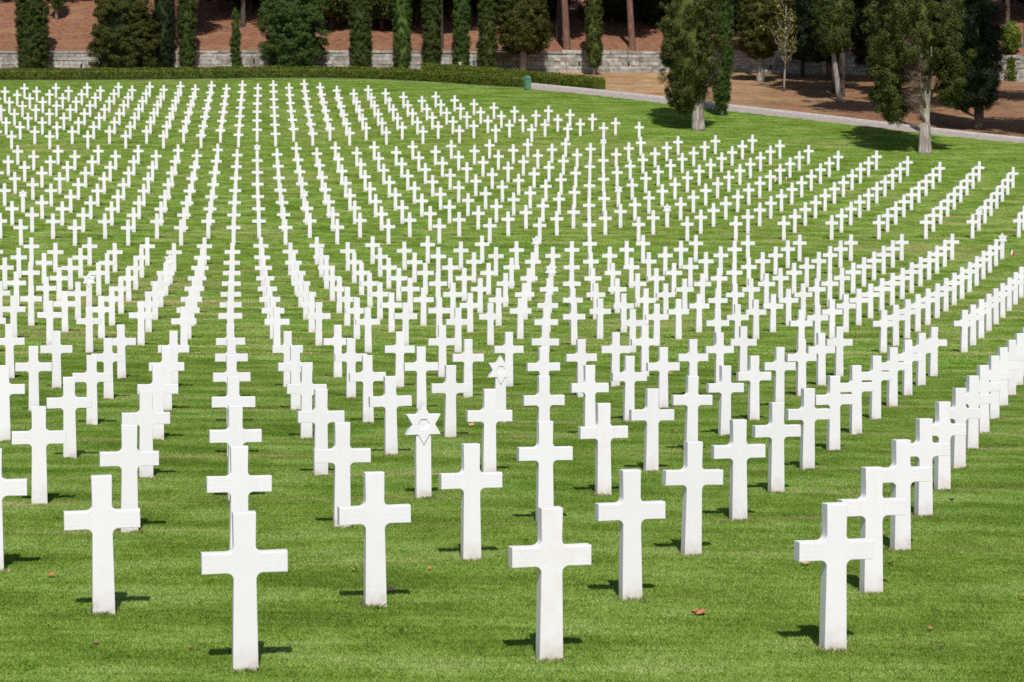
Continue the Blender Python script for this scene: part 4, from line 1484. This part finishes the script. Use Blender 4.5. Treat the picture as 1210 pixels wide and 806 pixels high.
# tall pines added, mostly out of view, to shade the slope and bank
SHADE_PINES = [(1092, 124.0, 0, 19.5, 5.2, 'bank', 'tall umbrella pine added for shade, standing directly behind the largest ragged cypress'),
          (1157, 133.0, 0, 14.5, 5.0, 'bank', 'tall umbrella pine added for shade, hidden behind the black-green evergreen at the right'),
          (993, 146.0, 0, 12.0, 4.8, 'bank', 'tall umbrella pine added for shade, in line with the leaning cypress trunk'),
          (1092, 143.0, 0, 11.5, 4.8, 'bank', 'second tall umbrella pine added for shade, hidden behind the largest ragged cypress'),
          (1275, 118.0, 0, 13.5, 5.5, 'bank', 'tall umbrella pine added for shade, just beyond the right edge, on the bank'),
          (1240, 140.0, 0, 12.5, 5.0, 'bank', 'second tall umbrella pine added for shade, beyond the right edge, nearer the wall'),
          (898, 161.5, 0, 12.0, 4.6, 'bank', 'tall umbrella pine added for shade, hidden behind the stout-trunked dark conifer'),
          (986, 153.0, 0, 12.5, 4.8, 'bank', 'tall umbrella pine added for shade, hidden behind the leaning cypress'),
          (1044, 158.0, 0, 12.0, 5.0, 'bank', 'tall umbrella pine added for shade, hidden by the left side of the largest cypress'),
          (978, 161.5, 0, 12.0, 4.8, 'bank', 'tall umbrella pine added for shade, close to the wall behind the leaning cypress'),
          (197, 0, 4.5, 9.5, 4.2, 'hill', 'pine added for shade behind the dark cypress beside the red trunk'),
          (347, 0, 3.5, 10.5, 4.4, 'hill', 'pine added for shade behind the wide bright bushy conifer'),
          (289, 0, 9.0, 6.0, 4.4, 'hill', 'pine added for shade on the slope just right of the small slender cypress'),
          (427, 0, 3.5, 10.5, 4.2, 'hill', 'pine added for shade behind the widest of the five cypresses'),
          (477, 0, 4.5, 9.0, 4.2, 'hill', 'pine added for shade behind the second of the five cypresses'),
          (546, 0, 4.0, 9.0, 4.2, 'hill', 'pine added for shade behind the fourth of the five cypresses'),
          (612, 0, 4.0, 9.0, 4.4, 'hill', 'pine added for shade behind the round-headed conifer'),
          (700, 0, 5.0, 8.0, 4.4, 'hill', 'pine added for shade behind the lone narrow cypress'),
          (800, 0, 3.0, 10.0, 4.6, 'hill', 'pine added for shade behind the thick ragged cypress'),
          (852, 0, 5.0, 9.0, 4.6, 'hill', 'pine added for shade behind the narrow bright green cypress'),
          (960, 0, 3.0, 9.0, 4.6, 'hill', 'pine added for shade behind the low dark evergreen by the sapling'),
          (1090, 0, 4.0, 9.0, 4.6, 'hill', 'pine added for shade on the slope in line with the largest cypress'),
          (1160, 0, 5.0, 8.0, 4.6, 'hill', 'pine added for shade on the slope left of the bright green shrub')]
for i, (px, y, t, z0, rr, where, lab) in enumerate(SHADE_PINES):
    if where == 'hill':
        p = hill_spot(px, t)
    else:
        x = (px - W_PX / 2) / F_PX * y
        p = np.array([x, y, float(ground(x, y))])
    root = thing('pine_tree', p, lab, 'tree', 'tall pines added to shade the slope and the bank')
    trunk(root, [(0, 0, -0.5), (0, 0, 0.3), (0.05, 0, z0 * 0.5), (0.1, 0, z0 + 2.2)], [0.26, 0.21, 0.18, 0.10], M_BARK_DARK, seed=700 + i)
    cr = Crown([(z0, 0.45), (z0 + 0.9, 0.95), (z0 + 2.0, 1.0), (z0 + 3.2, 0.6), (z0 + 3.9, 0.06)], 0.22, seed=720 + i)
    cr.r *= rr
    crown_mesh('crown', cr, M_DARK, root, 260, 44, 0.36, 0.36, 0.17, up=0.5, out=0.7, core=0.62, inner=0.2, flat=0.55)

# the rest of the wood, farther up: one mass
g = np.random.default_rng(301)
VV, FF, o_ = [], [], 0
for i in range(46):
    px = -190 + 1600 * ((i * 0.618) % 1.0)
    t = g.uniform(17, 44)
    p = hill_spot(px, t)
    V, Fc = tube([p - [0, 0, 0.5], p + [g.normal(0, .2), 0, 5], p + [g.normal(0, .3), 0, 9]], [0.2, 0.16, 0.08], 7, 0.05, g)
    Fa = np.array([f for f in Fc if len(f) == 4])
    VV.append(np.array(V))
    FF.append(Fa + o_)
    o_ += len(V)
    z0 = g.uniform(0.8, 3.0)
    cr = Crown([(z0, 0.4), (z0 + 1.2, 0.9), (z0 + 4, 1.0), (z0 + 8, 0.7), (z0 + 11, 0.06)], 0.18, seed=320 + i)
    cr.r *= g.uniform(2.6, 3.8)
    c, nv = cr.sample(150, 0.7)
    cs = np.repeat(c, 22, 0) + cr.g.normal(size=(3300, 3)) * 0.40
    d = np.repeat(nv, 22, 0) + cr.g.normal(size=(3300, 3)) * 0.6
    d /= np.linalg.norm(d, axis=1)[:, None]
    V, Fq = quads(cs + p, d, 0.5, 0.24, cr.g)
    V2, F2 = cr.core(0.62, 14, 12)
    VV += [V, V2 + p]
    FF += [Fq + o_, F2 + o_ + len(V)]
    o_ += len(V) + len(V2)
wood = link('forest', np.concatenate(VV), np.concatenate(FF), M_DARK)
tag(wood, 'dark wood covering the upper slope behind the nearer trees', 'forest', kind='stuff')

# ------------------------------------------------------------------ shrub, ivy and post at the far right
p = hill_spot(1190, 0.9)
root = thing('shrub', p, 'bright yellow-green shrub on top of the wall near the right edge', 'shrub')
V, Fc = [], []
mb = MB()
g = np.random.default_rng(401)
for i in range(7):
    a, b_ = tube([(g.normal(0, .1), g.normal(0, .1), -0.1), (g.normal(0, .3), g.normal(0, .2), 1.0), (g.normal(0, .6), g.normal(0, .4), 2.1)], [0.03, 0.02, 0.008], 5, 0, g)
    mb.add(a, b_)
mb.build('stems', M_BARK_DARK, root)
cr = Crown([(0.15, 0.4), (0.7, 0.8), (1.5, 1.0), (2.2, 0.7), (2.6, 0.15)], 0.16, seed=402, axis=lambda z: (0.05 + 0 * z, 0 * z))
cr.r *= 0.92
crown_mesh('foliage', cr, M_SHRUB, root, 130, 34, 0.15, 0.26, 0.09, up=0.9, out=0.5, core=0.6, inner=0.6)

s = (1192 - 605) / F_PX
yw = float(Y_WALL(s))
p = np.array([s * yw, yw - 0.12, float(ground(s * yw, yw))])
root = thing('ivy_plant', p, 'narrow green ivy climbing the stone wall below the bright shrub', 'ivy')
g = np.random.default_rng(411)
n = 520
q = np.stack([g.normal(0, 0.20, n) + 0.15 * np.sin(np.linspace(0, 6, n)), g.uniform(-0.1, 0.04, n), g.uniform(0, 1.9, n)], 1)
q[:, 0] *= 1.4 - 0.45 * q[:, 2]
d = g.normal(size=q.shape) * 0.6 + [0, -0.7, -0.1]
d /= np.linalg.norm(d, axis=1)[:, None]
V, Fc = quads(q, d, 0.18, 0.13, g)
link('leaves', V, Fc, M_SHRUB, root)
V, Fc = tube([(0, -0.02, -0.05), (0.08, -0.03, 0.9), (-0.02, -0.03, 1.8)], [0.025, 0.02, 0.01], 5, 0, g)
link('stem', np.array(V), Fc, M_BARK_DARK, root)

M_POST = simple_mat('dark_post_paint', (0.03, 0.045, 0.05), 0.5, 0.1)
M_PANEL = simple_mat('pale_blue_panel', (0.30, 0.42, 0.62), 0.5, 0.1)
p = hill_spot(1207, 3.2)
root = thing('sign_post', p, 'dark post with a small pale blue panel beside the bright shrub', 'sign post')
mb = MB()
mb.box((0, 0, 0.9), (0.09, 0.09, 2.2))
mb.build('post', M_POST, root)
mb = MB()
mb.box((0.16, -0.07, 1.25), (0.36, 0.03, 0.32))
mb.build('panel', M_PANEL, root)
mb = MB()
mb.box((-0.12, 0, 0.10), (0.42, 0.34, 0.32))
mb.build('foot_block', simple_mat('teal_block_paint', (0.02, 0.10, 0.12), 0.6, 0.1), root)

# a small pale stone marker looking over the hedge between two cypresses
p = bank_spot(544, 3.4)
mb = MB()
mb.box((0, 0, 0.42), (0.20, 0.2, 0.95))
mb.box((0, 0, 0.93), (0.26, 0.26, 0.08))
o = mb.build('marker_post', simple_mat('pale_pink_stone', (0.60, 0.47, 0.42), 0.8, 0.1), None, origin=None)
o.location = p
tag(o, 'small pale pinkish stone post peeping over the hedge between two cypresses', 'post')

# ------------------------------------------------------------------ little flags by two graves
def flag_mat(name, kind):
    m, nt, bs = new_mat(name)
    t = NT(nt)
    uv = t.n('ShaderNodeUVMap').outputs[0]
    sp = t.n('ShaderNodeSeparateXYZ')
    t.l(uv, sp.inputs[0])
    u, v = sp.outputs[0], sp.outputs[1]
    if kind == 'tricolour':
        c = t.mix(t.math('GREATER_THAN', u, 1 / 3), (0.0, 0.22, 0.07), (0.80, 0.80, 0.78))
        c = t.mix(t.math('GREATER_THAN', u, 2 / 3), c, (0.62, 0.02, 0.03))
    else:
        st = t.math('GREATER_THAN', t.math('FRACT', t.math('MULTIPLY', v, 6.5)), 0.5)
        c = t.mix(st, (0.50, 0.03, 0.05), (0.80, 0.78, 0.78))
        can = t.math('MULTIPLY', t.math('LESS_THAN', u, 0.42), t.math('GREATER_THAN', v, 0.46))
        sc = t.n('ShaderNodeVectorMath', operation='MULTIPLY')
        sc.inputs[1].default_value = (14, 16, 1)
        t.l(uv, sc.inputs[0])
        vo = t.n('ShaderNodeTexVoronoi')
        vo.inputs['Scale'].default_value = 1.0
        vo.inputs['Randomness'].default_value = 0.0
        t.l(sc.outputs[0], vo.inputs['Vector'])
        blue = t.mix(t.math('LESS_THAN', vo.outputs['Distance'], 0.28), (0.03, 0.05, 0.20), (0.8, 0.8, 0.8))
        c = t.mix(can, c, blue)
    t.l(c, bs.inputs['Base Color'])
    return m


M_TRI, M_STRIPES = flag_mat('green_white_red_cloth', 'tricolour'), flag_mat('striped_cloth', 'stripes')
M_STICK = simple_mat('flag_stick_wood', (0.40, 0.27, 0.15), 0.7, 0.1)


def flag(px, py, kind, label, turn):
    p = spot(px, py)
    root = thing('small_flag', p, label, 'flag', 'little flags stuck in the grass by two graves')
    root.rotation_euler = (R(3), R(-4), turn)
    V, Fc = tube([(0, 0, -0.03), (0, 0, 0.52)], [0.006, 0.005], 6, 0)
    link('stick', np.array(V), Fc, M_STICK, root)
    V, Fc = tube([(0, 0, 0.52), (0, 0, 0.54), (0, 0, 0.555)], [0.005, 0.010, 0.003], 6, 0)
    link('finial', np.array(V), Fc, M_STICK, root)
    # the cloth hangs from the stick and droops, with soft folds
    nu, nv = 14, 9
    vs, uvs, fs = [], [], []
    for i in range(nu):
        for j in range(nv):
            u, v = i / (nu - 1), j / (nv - 1)
            vs.append((0.006 + 0.13 * u ** 0.8 + 0.07 * v * u, 0.020 * math.sin(u * 7 + v * 2) * u - 0.06 * v * u, 0.51 - 0.17 * (1 - v) - 0.27 * u))
            uvs.append((u, v))
    for i in range(nu - 1):
        for j in range(nv - 1):
            a = i * nv + j
            fs.append((a, a + nv, a + nv + 1, a + 1))
    o = link('cloth', np.array(vs), fs, M_TRI if kind == 'tricolour' else M_STRIPES, root, smooth=True)
    ul = o.data.uv_layers.new(name='UVMap')
    for lp in o.data.loops:
        ul.data[lp.index].uv = uvs[lp.vertex_index]
    return root


flag(919.0, 217.6, 'stripes', 'little stars and stripes flag at the foot of a cross on the upper right slope', R(190))
flag(927.3, 217.6, 'tricolour', 'little green white and red flag paired with a striped one by a cross', R(-12))
flag(1193.0, 307.0, 'tricolour', 'little green white and red flag beside the star-shaped stone near the right edge', R(20))
flag(1181.0, 306.0, 'stripes', 'little stars and stripes flag half hidden between cross and star-shaped stone', R(100))

# ------------------------------------------------------------------ fallen leaves
def leaf_mesh(seed):
    g = np.random.default_rng(seed)
    pts = [(0, -0.5), (0.22, -0.28), (0.48, -0.24), (0.34, 0.0), (0.46, 0.24), (0.18, 0.22), (0.0, 0.52), (-0.18, 0.22), (-0.46, 0.22), (-0.34, 0.0), (-0.46, -0.26), (-0.22, -0.28)]
    c1, c2 = g.uniform(0.5, 1.4), g.uniform(0.2, 1.1)
    V = [(0, 0, 0.0)] + [(x, y, c1 * x * x + c2 * y * y * (1 if y > 0 else 0.4) + g.uniform(0, 0.06)) for x, y in pts]
    n = len(pts)
    Fc = [(0, 1 + k, 1 + (k + 1) % n) for k in range(n)]
    return V, Fc


M_LEAF = [simple_mat('dry_leaf_rust', (0.40, 0.165, 0.070), 0.7, 0.25, 40), simple_mat('dry_leaf_tan', (0.50, 0.31, 0.19), 0.7, 0.25, 40), simple_mat('dry_leaf_brown', (0.20, 0.105, 0.055), 0.7, 0.25, 40)]
LEAVES = [(61, 683.5, 0.12, 0, 'curled rust-red leaf on the grass left of the second-row left cross'),
          (68, 616.5, 0.10, 1, 'small tan leaf on the grass between the two leftmost near crosses'),
          (113, 763.5, 0.09, 2, 'faint brown leaf below the leftmost whole cross'),
          (226.5, 770, 0.09, 0, 'small red leaf just left of the nearest cross'),
          (359, 651.5, 0.09, 0, 'small rust leaf right of the nearest cross above its arm'),
          (421, 677, 0.14, 1, 'tan curled leaf just left of the cross with two leaves at its foot'),
          (461.5, 700.5, 0.13, 1, 'pale tan leaf touching the right foot of a near cross'),
          (474.5, 749, 0.11, 2, 'flat brown leaf alone on the front grass near the middle'),
          (508, 675, 0.08, 0, 'tiny rust leaf between two near crosses left of the middle'),
          (621, 642.5, 0.10, 0, 'rust leaf peeping above the arm of the middle front cross'),
          (828, 728.5, 0.19, 0, 'largest crumpled rust leaf on the grass between the front crosses'),
          (819.5, 729, 0.12, 0, 'curled rust leaf tip beside the largest crumpled leaf'),
          (951.5, 669.5, 0.14, 1, 'tan leaf under the left arm of the rightmost front cross'),
          (1053.5, 669.5, 0.13, 0, 'rust leaf lying right of the second rightmost front cross'),
          (1044, 634, 0.11, 0, 'rust leaf lying between two overlapping crosses at the right'),
          (1124.5, 594, 0.12, 2, 'dark brown leaf on the grass right of the overlapping crosses'),
          (1099, 746.5, 0.08, 0, 'tiny rust leaf on the open front grass at the right'),
          (1208, 710.5, 0.09, 0, 'small rust leaf at the right edge of the grass'),
          (557, 504.5, 0.16, 1, 'tan leaf on the grass right of the nearer star-shaped stone'),
          (797, 512, 0.20, 0, 'big rust leaf between crosses right of the middle'),
          (792.5, 442.5, 0.16, 0, 'rust leaf lying farther back among the crosses'),
          (608.5, 545.5, 0.12, 2, 'dark brown leaf left of a cross in the middle of the lawn'),
          (1023, 475.5, 0.16, 2, 'brown leaf between two lines of crosses at the right')]
for i, (px, py, sz, k, lab) in enumerate(LEAVES):
    p = spot(px, py)
    V, Fc = leaf_mesh(500 + i)
    o = link('fallen_leaf', np.array(V) * sz * 0.66, Fc, M_LEAF[k], None)
    o.location = Vector([float(p[0]), float(p[1]), float(p[2]) + 0.028])
    g = np.random.default_rng(600 + i)
    o.rotation_euler = (R(g.uniform(0, 28)), R(g.uniform(-15, 15)), g.uniform(-0.6, 0.6) + (3.14 if i % 2 else 0))
    tag(o, lab, 'leaf', 'dry leaves fallen on the lawn')

# ------------------------------------------------------------------ camera, light, view
cam = bpy.data.cameras.new('camera')
cam.sensor_width = 36.0
cam.lens = 36.0 * F_PX / W_PX
cam.clip_start = 0.5
cam.clip_end = 2000
cam.dof.use_dof = True
cam.dof.focus_distance = 23.0
cam.dof.aperture_fstop = 5.6
co_ = bpy.data.objects.new('camera', cam)
co_.location = (0, 0, CAM_Z)
co_.rotation_euler = (math.pi / 2 - PITCH, 0, 0)
COL.objects.link(co_)
SC.camera = co_

SUN_EL = R(50.5)
sd = Vector((-0.0659 * math.cos(SUN_EL), math.cos(SUN_EL), -math.sin(SUN_EL)))
sun = bpy.data.lights.new('sun', 'SUN')
sun.energy = 4.9
sun.angle = R(0.53)
sun.color = (1.0, 0.960, 0.915)
so = bpy.data.objects.new('sun', sun)
so.rotation_euler = sd.to_track_quat('-Z', 'Y').to_euler()
so.location = (10, -20, 40)
COL.objects.link(so)

wd = bpy.data.worlds.new('World')
SC.world = wd
wd.use_nodes = True
nt = wd.node_tree
nt.nodes.clear()
sky = nt.nodes.new('ShaderNodeTexSky')
sky.sky_type = 'NISHITA'
sky.sun_disc = False
sky.sun_elevation = SUN_EL
sky.sun_rotation = math.pi - 0.066
bg = nt.nodes.new('ShaderNodeBackground')
bg.inputs[1].default_value = 0.085
wo = nt.nodes.new('ShaderNodeOutputWorld')
nt.links.new(sky.outputs[0], bg.inputs[0])
nt.links.new(bg.outputs[0], wo.inputs[0])

SC.view_settings.view_transform = 'Standard'
SC.view_settings.look = 'None'
SC.view_settings.exposure = 0.0
SC.view_settings.gamma = 1.0
SC.view_settings.use_curve_mapping = False
SC.cycles.max_bounces = 6
SC.cycles.diffuse_bounces = 3
SC.cycles.transparent_max_bounces = 4
SC.cycles.use_denoising = False
